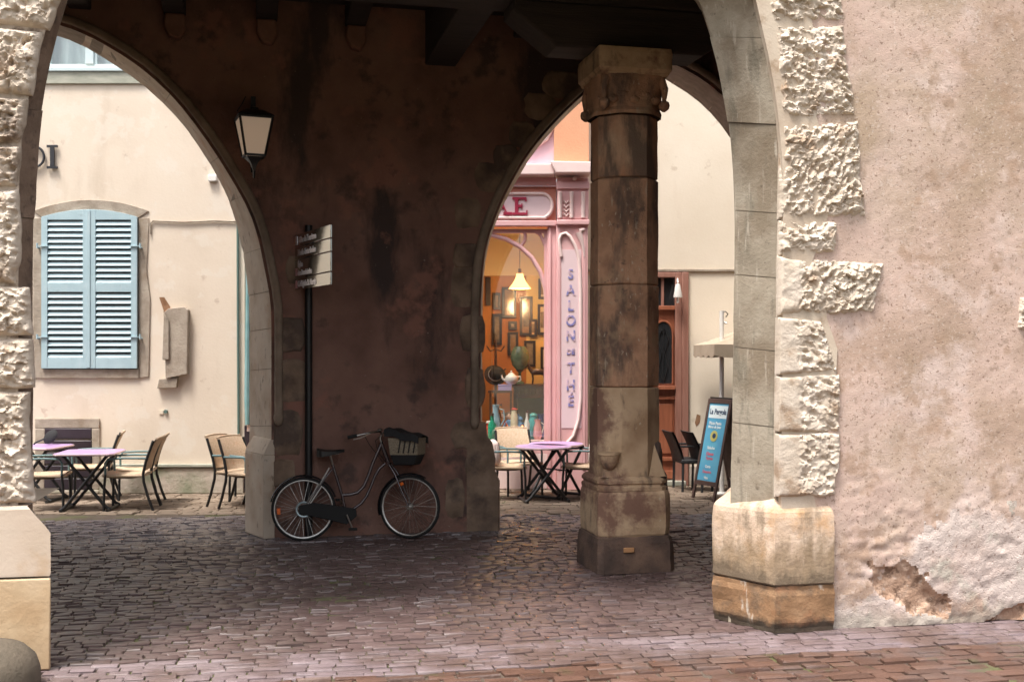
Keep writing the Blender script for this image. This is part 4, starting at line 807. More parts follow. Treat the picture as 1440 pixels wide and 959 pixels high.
# cellar window
cx0, cx1, cz0, cz1 = XL(50), XL(141), ZL(688), ZL(588)
b = MB(); b.box(cx0,cx1,-.03,0,ZL(602),cz1); b.box(cx0,XL(64),-.03,0,cz0,ZL(602)); b.box(XL(130),cx1,-.03,0,cz0,ZL(602)); b.build('cellar_surround', M['sand_stone'], hs_, bevel=.012)
b = MB(); 
for za, zb_ in ((ZL(617),ZL(602)),(ZL(634),ZL(619)),(ZL(652),ZL(636)),(ZL(670),ZL(654)),(ZL(688),ZL(672))): b.box(XL(64)+.002,XL(130)-.002,-.05+.012*(za > ZL(640)),-.002,za,zb_)
b.build('cellar_hatch', M['dark_plum'], hs_, bevel=.01)
b = MB(); b.box(cx1,hx1-.0,-.05,0,0,ZL(657)); b.box(hx0,cx0,-.05,0,0,ZL(657)); b.box(cx0+.003,cx1-.003,-.052,-.0,0,cz0-.002); b.build('stone_dado', M['algae_stone'], hs_, bevel=.015)
MB().box(cx1+.01,hx1,-.075,-.0,ZL(656),ZL(652)).build('dado_ledge', M['sill_stone'], hs_, bevel=.006)
b = MB(); b.tube([(XL(212),-.02,ZL(330)),(XL(212),-.02,ZL(315)),(XL(216),-.02,ZL(311)),(XL(260),-.02,ZL(313)),(XL(300),-.02,ZL(311)),(XL(334),-.02,ZL(312))], .013, 6); b.build('wall_cable', M['sand_stone'], hs_)
b = MB(); b.tube([(XL(335),-.03,ZL(312)),(XL(335.5),-.03,ZL(480)),(XL(336.5),-.03,ZL(660))], .018, 8); b.build('cable_pipe', M['green_pipe'], hs_)
MB().box(XL(294),XL(306),-.06,0,ZL(256),ZL(247)).build('junction_box', M['white_paint'], hs_, bevel=.01)
MB().tube([(XL(233.5),-.03,ZL(578.5)),(XL(233.5),0,ZL(578.5))], .028, 12).build('wall_plug', M['green_pipe'], hs_); MB().box(XL(224),XL(230),-.015,0,ZL(582),ZL(577)).build('wall_socket', M['cream_warm'], hs_)
# metal letters ... D I
def letter_I(x, zc, h, wd): return MB().box(x-.028,x+.028,-.05,-.02,zc-h/2+.03,zc+h/2-.03).box(x-wd,x+wd,-.05,-.02,zc+h/2-.032,zc+h/2).box(x-wd,x+wd,-.05,-.02,zc-h/2,zc-h/2+.032)
zc = ZL(221.5); h_ = .33
letter_I(XL(75), zc, h_, .075).build('sign_letter', M['black_letter'], hs_)
b = letter_I(XL(46), zc, h_, .06); b.tube([(XL(46),-.035,zc+h_/2-.016)]+[(XL(49.5)+.14*math.cos(a),-.035,zc+(h_/2-.02)*math.sin(a)) for a in np.linspace(R(90),R(-90),16)]+[(XL(46),-.035,zc-h_/2+.016)], .019, 6); b.build('sign_letter', M['black_letter'], hs_)

# teal shopfront next door, mostly hidden
tl = thing('teal_shopfront', 'narrow teal timber shopfront glimpsed between cable pipe and left arch jamb', 'shopfront', (0, DL, 0))
b = MB(); b.box(XL(344),-2.5,.02,.4,0,htop); b.build('wall', M['cream_warm'], tl, ang=0)
b = MB(); b.box(XL(347),XL(353),-.06,.018,.98,ZL(320)); b.box(XL(353)+.001,-2.52,-.04,.018,ZL(345),ZL(320)); b.box(-2.66,-2.52,-.06,.018,.98,ZL(345)); b.build('shop_frame', M['teal'], tl, bevel=.008)
MB().box(XL(353)+.002,-2.665,-.02,.015,.98,ZL(346)).build('shop_glass', M['dark_glass'], tl)
MB().box(XL(345),-2.52,-.07,.018,.02,.97).build('stall_board', M['dark_plum'], tl, bevel=.01); MB().box(XL(349),XL(356),-.075,-.071,ZL(606),ZL(594)).build('notice', M['cushion'], tl)
MB().tube([(XL(350),-.09,.98),(XL(350),-.09,ZL(560)),(XL(351),-.09,ZL(330))], [.03,.045,.02], 8).build('folded_blind', M['teal'], tl)

# ------------------------------------------------------------------ pink tea shop
DS = 16.3; XS = lambda p: at(p, DS); ZS = lambda p: zat(p, DS)
sh = thing('tea_shop', 'pink art nouveau tea shop front with carved pilaster and warm lit window', 'shop', (0, DS, 0))
xw0, xw1, zw0, zw1 = -2.2, XS(770), .52, ZS(322)
b = MB(); b.box(-2.49,xw0,0,.3,0,ZS(318)); b.box(xw0,xw1,.02,.12,0,zw0); b.build('stall_riser', M['pink_light'], sh, bevel=.01)
b = MB(); b.box(xw1,XS(782),-.03,.3,0,ZS(318)); b.box(XS(782)+.001,XS(826),-.10,.3,0,ZS(318)); b.box(XS(772),XS(775),-.05,-.0305,.1,ZS(320)); b.box(XS(784),XS(788),-.115,-.1005,.3,ZS(322)); b.box(XS(818),XS(823),-.115,-.1005,.3,ZS(322)); b.build('pilaster', M['pink'], sh, bevel=.008)
MB().box(XS(789),XS(817),-.107,-.1005,.9,ZS(352)).build('pilaster_panel', M['panel_lilac'], sh)
b = MB(); q = lambda *p: [(XS(x),-.112,ZS(y)) for x, y in p]
b.tube(q((789,362),(787,350),(786,338),(789,331),(795,329),(801,334),(808,346),(813,362),(815,380),(816,420),(816,560),(813,590),(806,612),(797,622)), .026, 8)
b.tube(q((813,328),(817,340),(820,352),(821,362)), [.05,.035,.02,.01], 8); b.tube(q((814,326),(821,324)), .03, 8)
b.build('pilaster_moulding', M['pink_light'], sh, ang=60)
for tx, py, sz in (('S',387,.20),('A',409,.22),('L',431,.22),('O',452,.22),('N',473,.22),('DE',495,.11),('T',518,.22),('H',542,.22),('É',564,.22)):
    text_part(tx, 'painted_letter', M['letter_blue'], sh, sz, (XS(802),-.112,ZS(py)), ext=.003, off=.004, sx=.86)
# entablature
b = MB(); b.box(-2.49,XS(782)-.001,.02,.3,ZS(318),ZS(262)); b.build('frieze', M['pink_deep'], sh)
b = MB(); b.box(-2.49,XS(782)-.001,-.08,.018,ZS(319),ZS(311)); b.box(-2.49,XS(782)-.001,-.05,.018,ZS(262),ZS(250)); b.box(XS(782),XS(828),-.16,.3,ZS(318)+.001,ZS(311)); b.box(XS(783),XS(827),-.115,.3,ZS(310),ZS(252)); b.box(XS(782),XS(828),-.15,.3,ZS(268),ZS(258)); b.build('entablature', M['pink'], sh, bevel=.012)
b = MB()
for x in (787, 803, 819): b.tube([(XS(x),-.13,ZS(308)),(XS(x),-.13,ZS(285)),(XS(x),-.17,ZS(272))], .03, 8)
for k in range(4): b.tube([(XS(792),-.125,ZS(284+6*k)),(XS(795.5),-.135,ZS(288+6*k)),(XS(799),-.125,ZS(284+6*k))], .014, 6)
b.lathe([(.0,-.03),(.03,-.01),(.03,.01),(.0,.03)], 8, (XS(807),-.16,ZS(254))); b.build('console_carving', M['pink_light'], sh, ang=60)
b = MB()
b.prism([(-2.5,ZS(249)),(XS(779),ZS(249)),(XS(779),ZS(240)),(XS(776),ZS(234)),(-2.5,ZS(234))], -.22, .3); b.prism([(XS(780),ZS(248)),(XS(829),ZS(248)),(XS(829),ZS(233)),(XS(773),ZS(232)),(XS(779),ZS(244))], -.32, .3); b.build('cornice', M['pink_light'], sh, bevel=.012)
n_ = 18; pa = [(XS(660),ZS(307)),(XS(768),ZS(307))]+[(XS(762)+.15*math.cos(a),ZS(290)+.175*math.sin(a)) for a in np.linspace(R(-75),R(90),n_)]+[(XS(730),ZS(273)),(XS(660),ZS(275))]
MB().prism(pa, -.035, .018).build('sign_panel', M['panel_lilac'], sh)
MB().tube([(x,-.04,z) for x, z in pa], .024, 8, True).build('sign_moulding', M['pink_light'], sh, ang=60)
def Ebox(x, z0, z1, wd):
    m = (z0+z1)/2; return MB().box(x,x+.05,-.055,-.036,z0,z1).box(x-.035,x+wd,-.0555,-.036,z0,z0+.034).box(x-.035,x+wd*.92,-.0555,-.036,z1-.034,z1).box(x+.05,x+wd*.6,-.0545,-.036,m-.014,m+.018).box(x+wd-.022,x+wd,-.0545,-.036,z0+.034,z0+.068).box(x+wd*.92-.022,x+wd*.92,-.0545,-.036,z1-.062,z1-.034).box(x+wd*.6-.018,x+wd*.6,-.0535,-.036,m-.034,m+.038)
Ebox(XS(724), ZS(303), ZS(278), .185).build('sign_letter', M['letter_red'], sh)
b = MB(); x = XS(701); b.bar((x+.02,-.046,ZS(279)),(x+.13,-.046,ZS(303)),.02,.055,(0,1,0)); b.bar((x+.02,-.046,ZS(279)),(x-.09,-.046,ZS(303)),.02,.035,(0,1,0)); b.box(x+.07,x+.2,-.055,-.036,ZS(303),ZS(303)+.04); b.box(x-.05,x+.08,-.055,-.036,ZS(294),ZS(294)+.03); b.build('sign_letter', M['letter_red'], sh)
# storey above
b = MB(); b.box(-2.49,XS(779),.05,.4,ZS(234),htop); b.build('upper_wall', M['lilac_wall'], sh, ang=0); MB().box(XS(779)+.001,XS(828),-.02,.4,ZS(233),htop).build('upper_pilaster', M['salmon'], sh)
b = MB().tube([(XS(720),.03,ZS(215)),(XS(750),.02,ZS(206)),(XS(768),.02,ZS(195)),(XS(777),.02,ZS(178)),(XS(779),.02,ZS(150))], .04, 8); b.build('upper_moulding', M['pink_light'], sh, ang=60)
b = MB().prism([(XS(770),ZS(196)),(XS(779),ZS(180)),(XS(779),ZS(140)),(XS(700),ZS(140)),(XS(700),ZS(214)),(XS(745),ZS(207))], .036, .049); b.build('upper_panel', M['salmon'], sh)
# window joinery
b = MB(); b.box(xw1-.05,xw1,.02,.1,zw0,zw1); b.box(xw0,xw1-.05,.02,.1,zw0,zw0+.05); b.box(xw0,xw1-.05,.02,.1,zw1-.06,zw1)
b.tube([(XS(x),.05,ZS(y)) for x, y in ((640,338),(690,330),(712,336),(732,347),(748,362),(760,382),(767,405),(769,425))], .035, 8)
b.tube([(XS(x),.05,ZS(y)) for x, y in ((733,346),(738,338),(739,330),(735,324))], .025, 8); b.tube([(XS(x),.05,ZS(y)) for x, y in ((750,324),(760,330),(767,345))], .025, 8)
wj = b.build('window', M['pink'], sh, ang=60); MB().box(xw0,xw1-.05,.058,.062,zw0+.05,zw1-.06).build('pane', M['glass'], wj)
# the room
RB0, RB1 = .12, 2.2; rx1 = 1.0
b = MB(); b.box(-2.4,XS(738)+.05,RB1,RB1+.1,0,4); b.box(-2.49,-2.4,RB0,RB1,0,4); b.build('room_wall', M['room_orange'], sh, ang=0)
b = MB(); b.box(XS(738)+.05,rx1,RB1-.02,RB1+.1,0,4); b.box(rx1,rx1+.06,.3,RB1,0,4); b.build('room_wall', M['room_yellow'], sh, ang=0)
MB().box(-2.4,rx1,.3,RB1,ZS(318),ZS(318)+.05).build('room_ceiling', M['room_cream'], sh, ang=0); MB().box(-2.4,rx1,.12,RB1,.02,.1).build('room_floor', M['wood_dark'], sh, ang=0)
MB().box(-2.2,xw1,.13,.62,.62,.70).build('display_shelf', M['pink_light'], sh)
MB().box(-2.4,rx1,RB1-.05,RB1-.021,zat(388,DS+RB1),4).build('wall_frieze', M['room_cream'], sh)

# things in the shop window
M['frame_black'] = mat('frame_black', (.018,.010,.007), rough=.35)
DB = DS+RB1
def frame_pic(px0, px1, py0, py1, d, label, cw, inner, y=.0):
    x0, x1, z0, z1 = at(px0,d), at(px1,d), zat(py1,d), zat(py0,d); cx, cz = (x0+x1)/2, (z0+z1)/2
    t = thing('framed_picture', label, 'picture', (cx, d, cz), 0, 'framed pictures on the tea shop wall'); t.rotation_euler = (R(-2), 0, R(random.uniform(-3,3))); hw, hz, f = (x1-x0)/2, (z1-z0)/2, .042
    b = MB().box(-hw,hw,-.03,-.005,-hz,-hz+f).box(-hw,hw,-.03,-.005,hz-f,hz).box(-hw,-hw+f,-.03,-.005,-hz+f,hz-f).box(hw-f,hw,-.03,-.005,-hz+f,hz-f); b.build('picture_frame', M['frame_black'], t, bevel=.004)
    MB().box(-hw+f,hw-f,-.015,-.008,-hz+f,hz-f).build('print', inner, t); MB().box(-hw*.45,hw*.45,-.017,-.0155,-hz*.55,hz*.5).build('print_image', cw, t)
PR1 = mat('print_brown', [(.3,(.20,.12,.07)),(.7,(.34,.22,.12))], scale=6, rough=.12, spec=.6); PR2 = mat('print_grey', [(.3,(.10,.08,.065)),(.7,(.32,.26,.19))], scale=9, rough=.15); PR3 = mat('print_cream', (.60,.50,.36), rough=.3)
for a in [(706,726,404,447,DB-.02,'dark framed print on orange wall just left of the hanging lamp',PR1,PR1),(731,749,417,472,DB-.02,'tall dark framed picture below and right of the hanging lamp',PR2,PR1),(756,771,428,471,DB-.06,'framed cream print with small motif on yellow wall, uppermost at right',PR2,PR3),
          (692,706,441,485,DB-.02,'narrow dark framed picture low on orange wall at the far left',PR2,PR2),(714,729,467,500,DB-.02,'small dark framed picture beneath the print left of the lamp',PR1,PR2),(737,753,479,516,DB-.02,'dark framed picture behind the green glass lamp',PR2,PR2),(760,772,488,520,DB-.06,'pale framed print on yellow wall behind the dark figurine',PR3,PR3),(683,690,390,430,DB-.02,'dark picture cut by the arch edge, leftmost on the orange wall',PR1,PR2)]:
    frame_pic(*a)
for a in [(744,755,449,474,DB-.06,'small dark framed picture on yellow wall between the tall picture and the cream print',PR2,PR3),(715,727,452,464,DB-.02,'tiny dark framed picture directly under the print left of the lamp',PR1,PR2),(693,704,412,436,DB-.02,'dark framed picture on orange wall above the narrow low one at far left',PR2,PR1),(757,770,392,421,DB-.06,'framed pale print high on yellow wall, above the uppermost cream one',PR1,PR3)]: frame_pic(*a)
dl = 17.3; lp = thing('pendant_lamp', 'lit pendant lamp with fluted amber glass shade in the tea shop window', 'lamp', (at(731,dl), dl, 0), 0)
b = MB().tube([(0,0,zat(385,dl)),(0,0,ZS(318))], .006, 6); b.tube([(0,0,zat(392,dl)),(0,0,zat(378,dl))], .025, 8); b.build('cord', M['wood_dark'], lp)
rr = []; zt_, zb2 = zat(385,dl), zat(406,dl)
for i in range(8):
    t = i/7; rw_ = [( (.05+.11*t**1.6)*(1+.09*t*math.cos(8*a))*math.cos(a), (.05+.11*t**1.6)*(1+.09*t*math.cos(8*a))*math.sin(a), zt_+(zb2-zt_)*t) for a in np.linspace(0, 2*math.pi, 49)]; rr.append(rw_)
b = MB()
for a_, b_ in zip(rr[:-1], rr[1:]): b.strip(a_, b_)
b.build('lamp_shade', emit_mat('amber_shade', (1,.55,.16), 1.3), lp, ang=80)
b = MB().lathe([(.0,-.05),(.035,-.035),(.045,0),(.03,.04),(.0,.05)], 12, (0,0,(zt_+zb2)/2)); b.build('bulb', emit_mat('bulb', (1,.82,.5), 12), lp)
pd = bpy.data.lights.new('lamp_glow', 'POINT'); pd.energy = 15; pd.color = (1,.66,.34); pd.shadow_soft_size = .12; po = bpy.data.objects.new('lamp_glow', pd); C.objects.link(po); po.parent = lp; po.location = (0,-.02,zb2-.1)
# cabinet with glass front
dc = 17.0; xa, xb = at(722,dc), at(772,dc); zc1 = zat(545,dc)
cbn = thing('display_cabinet', 'dark wooden display cabinet with glazed front inside the tea shop', 'cabinet', ((xa+xb)/2, dc, .1), 0); hw = (xb-xa)/2; zh = zc1-.1
b = MB().box(-hw,-hw+.06,0,.4,0,zh).box(hw-.06,hw,0,.4,0,zh).box(-hw-.02,hw+.02,-.02,.4,zh,zh+.05).box(-hw+.06,hw-.06,0,.4,0,.3).box(-hw+.06,hw-.06,.38,.4,.3,zh).box(-hw+.06,hw-.06,-.01,.05,zh-.16,zh-.001); b.build('carcase', M['wood_dark'], cbn, bevel=.006)
b = MB()
for k in range(9): b.lathe([(.008,-.05),(.016,-.02),(.008,0),(.016,.02),(.008,.05)], 8, (-hw+.05+k*(2*hw-.1)/8, -.02, zh-.06))
b.build('spindle_gallery', M['wood_dark'], cbn); MB().box(-hw+.06,hw-.06,.02,.36,.62,.635).build('glass_shelf', M['glass'], cbn); MB().box(-hw+.06,hw-.06,.005,.01,.3,zh-.16).build('pane', glass_mat('cabinet_glass', (1,1,1), .02), cbn)
MB().box(-hw+.061,hw-.061,.34,.379,.31,zh-.17).build('back_panel', mat('cabinet_back', [(.3,(.42,.34,.22)),(.7,(.55,.47,.32))], scale=3, rough=.6), cbn)
for px_c, zc_, lb_ in ((732,.636,'white cup on the cabinet shelf, at its left'),(745,.636,'white sugar bowl in the middle of the cabinet shelf'),(758,.636,'white cream jug on the cabinet shelf, at its right')):
    t = thing('china_piece', lb_, 'china', (at(px_c,dc+.12), dc+.12, zc_+.1), 0, 'china in the display cabinet'); MB().lathe([(.03,0),(.055,.03),(.06,.09),(.05,.11)], 14).build('body', mat('china_white', (.72,.68,.6), rough=.2), t, ang=50); MB().tube([(.055,0,.085),(.085,0,.07),(.08,0,.04),(.055,0,.03)], .008, 6).build('handle', mat('china_white', (.72,.68,.6), rough=.2), t)
def small(name, label, cat, px, py, d, prof, m, parts=(), group=None, n=14):
    """a turned object whose foot stands at px,py"""
    t = thing(name, label, cat, (at(px,d), d, zat(py,d)), 0, group); MB().lathe(prof, n).build('body', m, t, ang=50)
    for nm, mb, mm in parts: mb.build(nm, mm, t, ang=50)
    return t
col_ = lambda n, c, r=.4: mat(n, c, rough=r)
CL = dict(blue=col_('enamel_blue',(.10,.24,.42)), pale=col_('enamel_pale',(.30,.45,.52)), green=col_('glass_green',(.02,.30,.18),.2), red=col_('tin_red',(.50,.04,.03)), white=col_('china',(.72,.70,.64),.2), lilac=col_('box_lilac',(.40,.33,.55)), skin=col_('doll_skin',(.62,.36,.26)), brown=col_('doll_hair',(.10,.04,.02),.8), teal=col_('enamel_teal',(.05,.30,.30)), navy=col_('navy',(.03,.05,.15)))
zt2 = zc1+.05
def onz(name, label, cat, px, z, d, prof, m, parts=()):
    t = thing(name, label, cat, (at(px,d), d, z), 0); MB().lathe(prof, 16).build('body', m, t, ang=50)
    for nm, mb, mm in parts: mb.build(nm, mm, t, ang=50)
    return t
M['green_glass'] = mat('green_glass', [(.3,(.10,.15,.08)),(.6,(.20,.28,.16)),(.8,(.42,.48,.32))], scale=8, rough=.12, spec=.8)
onz('glass_table_lamp', 'greenish glass globe lamp standing on the cabinet top', 'lamp', 731, zt2, 17.15, [(.07,0),(.075,.02),(.025,.05),(.02,.17),(.045,.21),(.12,.29),(.15,.40),(.13,.50),(.09,.56),(.085,.58)], M['green_glass'], [('collar', MB().lathe([(.05,.2),(.06,.215),(.05,.23)], 14), M['wood_dark'])])
tp = [(.045,0),(.085,.03),(.10,.08),(.085,.13),(.05,.155)]
onz('teapot', 'white china teapot with lid left of the green glass lamp', 'teapot', 719, zat(541,16.9), 16.9, tp, CL['white'], [('lid', MB().lathe([(.052,.155),(.04,.175),(.012,.185),(.018,.2),(.006,.215)], 12), CL['white']), ('spout', MB().tube([(-.08,0,.06),(-.13,0,.09),(-.15,0,.145)], [.022,.016,.011], 8), CL['white']), ('handle', MB().tube([(.08,0,.12),(.14,0,.125),(.145,0,.07),(.085,0,.045)], .010, 8), CL['white'])])
tb = thing('lilac_box', 'small lilac box on the side shelf under the white teapot', 'box', (at(710,16.85), 16.85, zat(549,16.85)), 0); MB().box(-.10,.10,-.06,.06,0,.07).build('box_body', CL['lilac'], tb, bevel=.006); MB().box(-.104,.104,-.064,.064,.0705,.09).build('box_lid', CL['lilac'], tb, bevel=.004)
ss = thing('side_shelf', 'dark narrow wooden stand left of the display cabinet', 'stand', (at(705,16.95), 16.95, .1), 0)
zz_ = zat(549,16.85)-.1; b = MB().box(-.2,.17,-.16,.1,zz_-.035,zz_-.001); 
b.build('top_board', M['wood_dark'], ss); 
for x in (-.18,.13): MB().box(x,x+.03,-.14,.08,0,zz_-.036).build('leg', M['wood_dark'], ss)
MB().box(-.15,.129,-.12,.06,.55,.57).build('lower_board', M['wood_dark'], ss)
hr = thing('hat_rack', 'dark wooden hat rack against the orange shop wall', 'rack', (at(697,17.6), 17.6, .1), 0)
b = MB().tube([(0,0,0),(0,0,zat(478,17.6)-.1)], .022, 8); b.build('pole', M['wood_dark'], hr)
for x, z in ((-.14,1.95),(.14,1.95),(-.12,1.62),(.16,1.6)): MB().tube([(0,0,z),(x*.6,-.04,z-.03),(x,-.08,z+.05)], .012, 6).build('hook', M['wood_dark'], hr)
for k in range(3): a = 2.1*k+.4; MB().tube([(0,0,.2),(.2*math.cos(a),.2*math.sin(a),0)], .018, 6).build('foot', M['wood_dark'], hr)
ht_ = thing('black_hat', 'black hat with white band hanging on the rack by the arch edge', 'hat', (at(696,17.45), 17.45, zat(528,17.45)), 0); ht_.rotation_euler = (R(60), R(24), 0)
MB().lathe([(.17,0),(.175,.012),(.11,.02),(.10,.10),(.085,.13),(.02,.135)], 18).build('crown', M['bag_black'], ht_, ang=60); MB().lathe([(.112,.02),(.112,.045),(.108,.046)], 18).build('hat_band', CL['white'], ht_)
fg = thing('figurine', 'dark horse-like figurine standing at the right end of the cabinet top', 'figurine', (at(757,17.15), 17.15, zt2), 0)
b = MB(); b.tube([(-.11,0,.16),(-.04,0,.19),(.05,0,.185),(.10,0,.17)], [.03,.05,.045,.04], 10); b.tube([(-.09,0,.18),(-.14,0,.25),(-.15,0,.29),(-.20,0,.26)], [.035,.028,.026,.014], 8)
for x in (-.09, .09):
    for y in (-.025, .025): b.tube([(x,y,.16),(x+.01,y,.08),(x,y,0)], [.02,.013,.014], 6)
b.tube([(.12,0,.18),(.15,0,.12),(.15,0,.06)], [.014,.012,.004], 6); b.build('body', M['wood_dark'], fg)
# wares along the display shelf
bot = lambda r, h: [(r*.9,0),(r,.02),(r,h*.62),(r*.45,h*.78),(r*.4,h*.95),(r*.5,h)]
jar = lambda r, h: [(r*.8,0),(r,.03),(r,h*.8),(r*.7,h*.9),(r*.72,h)]
zs0 = .70; dd_ = 16.62
for px, nm, lb, ct, pf, m, pt in [
    (688,'coffee_tin','red tin at the left end of the window display','tin',jar(.055,.24),CL['red'],[('lid',MB().lathe([(.045,.24),(.05,.25),(.045,.27),(.01,.28)],12),CL['white'])]),
    (697,'enamel_jug','tall pale blue enamel jug among the window wares','jug',[(.06,0),(.075,.05),(.07,.3),(.045,.42),(.05,.5),(.055,.52)],CL['pale'],[('handle',MB().tube([(.05,0,.46),(.12,0,.44),(.13,0,.3),(.07,0,.2)],.010,6),CL['pale'])]),
    (692,'green_bottle','squat green glass bottle in front of the pale blue jug','bottle',bot(.065,.36),CL['green'],[('cork',MB().lathe([(.025,.36),(.028,.4)],8),M['wood_dark'])]),
    (704,'syrup_bottle','amber syrup bottle behind the two dolls','bottle',bot(.04,.5),col_('amber',(.45,.16,.03),.2),[('cork',MB().lathe([(.018,.5),(.02,.53)],8),M['wood_dark'])]),
    (723,'striped_tin','tall cream tin between the dolls and the blue pot','tin',jar(.055,.44),col_('cream_tin',(.62,.52,.36)),[('lid',MB().lathe([(.045,.44),(.05,.45),(.01,.47)],12),CL['red'])]),
    (735,'copper_kettle','small copper kettle just right of the blue pot','kettle',[(.06,0),(.08,.04),(.075,.12),(.04,.19),(.02,.2),(.015,.22)],mat('copper',(.6,.25,.12),rough=.3,metal=1),[('spout',MB().tube([(-.06,0,.07),(-.11,0,.12),(-.12,0,.16)],[.018,.012,.01],6),M['wood_dark']),('handle',MB().tube([(-.05,0,.16),(-.03,0,.26),(.03,0,.26),(.05,0,.16)],.007,6),M['wood_dark'])]),
    (756,'rose_jug','rosy china jug between the teal jar and the navy vase','jug',[(.045,0),(.065,.05),(.06,.18),(.04,.25),(.05,.3)],col_('rose_china',(.62,.30,.30),.25),[('handle',MB().tube([(.045,0,.26),(.10,0,.22),(.06,0,.08)],.009,6),CL['white'])]),
    (729,'enamel_pot','blue enamel pot in the middle of the window display','pot',jar(.085,.3),CL['blue'],[('lid',MB().lathe([(.07,.3),(.05,.33),(.015,.345),(.02,.37)],12),CL['blue'])]),
    (741,'cream_bottle','slim pale bottle right of the blue pot','bottle',bot(.04,.40),CL['white'],[('cork',MB().lathe([(.018,.4),(.02,.43)],8),M['wood_dark'])]),
    (750,'teal_jar','teal ginger jar near the right end of the window display','jar',jar(.075,.34),CL['teal'],[('lid',MB().lathe([(.055,.34),(.06,.36),(.02,.39)],12),CL['teal'])]),
    (761,'navy_vase','navy blue vase at the right end of the window display','vase',[(.05,0),(.08,.1),(.085,.2),(.04,.32),(.06,.38)],CL['navy'],[('foot',MB().lathe([(.055,-.0),(.06,.01),(.05,.02)],12),CL['navy'])])]:
    onz(nm, lb, ct, px, zs0, dd_+random.uniform(-.06,.16) if px != 692 else dd_-.14, pf, m, pt)
for px, lb, cl, hr_ in ((706,'doll in red dress with brown hair in the shop window',CL['red'],CL['brown']),(716,'doll in blue dress beside the red one in the shop window',CL['blue'],CL['brown'])):
    t = thing('doll', lb, 'doll', (at(px,dd_+.1), dd_+.1, zs0), 0); b = MB().lathe([(.085,0),(.08,.03),(.05,.16),(.035,.24),(.045,.27),(.02,.30)], 14)
    b.tube([(-.04,0,.26),(-.08,-.03,.2),(-.09,-.05,.15)], .015, 6); b.tube([(.04,0,.26),(.08,-.03,.2),(.09,-.05,.15)], .015, 6); b.build('dress', cl, t, ang=60)
    MB().lathe([(.0,.29),(.035,.305),(.05,.345),(.04,.385),(.0,.40)], 14).build('head', CL['skin'], t, ang=60); MB().lathe([(.045,.33),(.058,.36),(.05,.40),(.0,.415)], 12, (0,.012,0)).build('hair', hr_, t, ang=60)

# ------------------------------------------------------------------ cream house at right with the wooden door
DR = 16.8; XR = lambda p: at(p, DR); ZR = lambda p: zat(p, DR)
hr2 = thing('town_house', 'warm cream house right of the tea shop with a carved wooden door', 'house', (0, DR, 0))
dx0, dx1, dz1 = XR(860), XR(968), ZR(383)
b = MB(); b.box(XS(829)+.01,dx0,0,.4,0,htop); b.box(dx1,11,0,.4,0,htop); b.box(dx0,dx1,0,.4,dz1,htop); b.build('wall', M['cream_warm'], hr2, ang=0)
MB().box(XS(829)+.011,9,-.03,0,ZR(382),ZR(378.5)).build('string_course', M['sand_stone'], hr2, bevel=.005)
b = MB(); fx0, fx1 = dx0, dx1; b.box(fx1-.20,fx1-.10,-.03,.12,0,dz1); b.box(fx1-.099,fx1-.001,-.045,.14,0,dz1); b.box(fx0+.001,fx0+.18,-.04,.12,0,dz1); b.box(fx0+.18,fx1-.2,-.035,.12,dz1-.08,dz1-.001); b.build('door_frame', M['door_frame'], hr2, bevel=.008)
xd0, xd1 = fx0+.181, fx1-.201
dr = MB().box(xd0,xd1,.04,.09,.08,ZR(436)-.0); dr.box(xd0,xd1,-.02,.10,ZR(436),ZR(430)); dr.box(xd0,xd1,-.05,.03,ZR(548),ZR(542)); dr.box(xd0,xd1,0,.035,ZR(562),ZR(557)); dr.box(xd0,xd1,0,.035,ZR(648),ZR(643)); dr.box(xd0+.0,xd1,.0,.035,.1,.22)
mx_ = (xd0+xd1)/2
for a_, b_ in ((xd0+.03,mx_-.03),(mx_+.03,xd1-.03)): dr.box(a_,b_,.022,.039,ZR(638),ZR(568)); 
drr = dr.build('door', M['door_wood'], hr2, bevel=.006)
for a_, b_ in ((xd0+.06,mx_-.06),(mx_+.07,xd1-.03)):
    r = (b_-a_)/2; oval = [(a_,ZR(540)),(b_,ZR(540))]+[(a_+r+r*math.cos(t), ZR(470)+.20*math.sin(t)) for t in np.linspace(0, math.pi, 14)]
    MB().prism(oval, .03, .0395).build('door_glass', M['dark_glass'], drr); MB().tube([(x,.03,z) for x, z in oval], .016, 6, True).build('door_glass_frame', M['door_wood'], drr, ang=60)
    b = MB(); c_ = (a_+b_)/2; b.tube([(c_,.02,ZR(540)),(c_,.02,ZR(455))], .008, 6)
    for s_ in (-1,1): b.tube([(c_+s_*.01,.02,ZR(535)),(c_+s_*.07,.02,ZR(515)),(c_+s_*.02,.02,ZR(495)),(c_+s_*.08,.02,ZR(478)),(c_+s_*.03,.02,ZR(464)),(c_,.02,ZR(470))], .007, 6)
    b.build('iron_grille', M['black_metal'], drr)
MB().box(xd0,xd1,.05,.07,ZR(430)+.001,dz1-.081).build('transom_pane', M['dark_glass'], hr2); b = MB()
for x in (mx_, XR(932)): b.box(x-.02,x+.02,.02,.049,ZR(430),dz1-.081)
b.build('transom_bar', M['door_frame'], hr2); MB().box(xd0-.1,xd1+.15,-.12,.1,0,.075).build('door_step', M['sill_stone'], hr2, bevel=.012)
MB().box(dx1+.002,9,-.025,0,0,.30).build('stone_dado', M['algae_stone'], hr2, bevel=.012)
b = MB(); b.add([(XR(x),-.004,ZR(y)) for x, y in ((980,582),(985,584),(984,594),(979,600),(977,594))], [(0,1,2,3,4)]); b.build('peeled_patch', M['rust'], hr2, ang=0)
wl = thing('wall_lamp', 'small white cone wall lamp beside the transom of the wooden door', 'lamp', (XR(951), DR-.16, ZR(408)), 0)
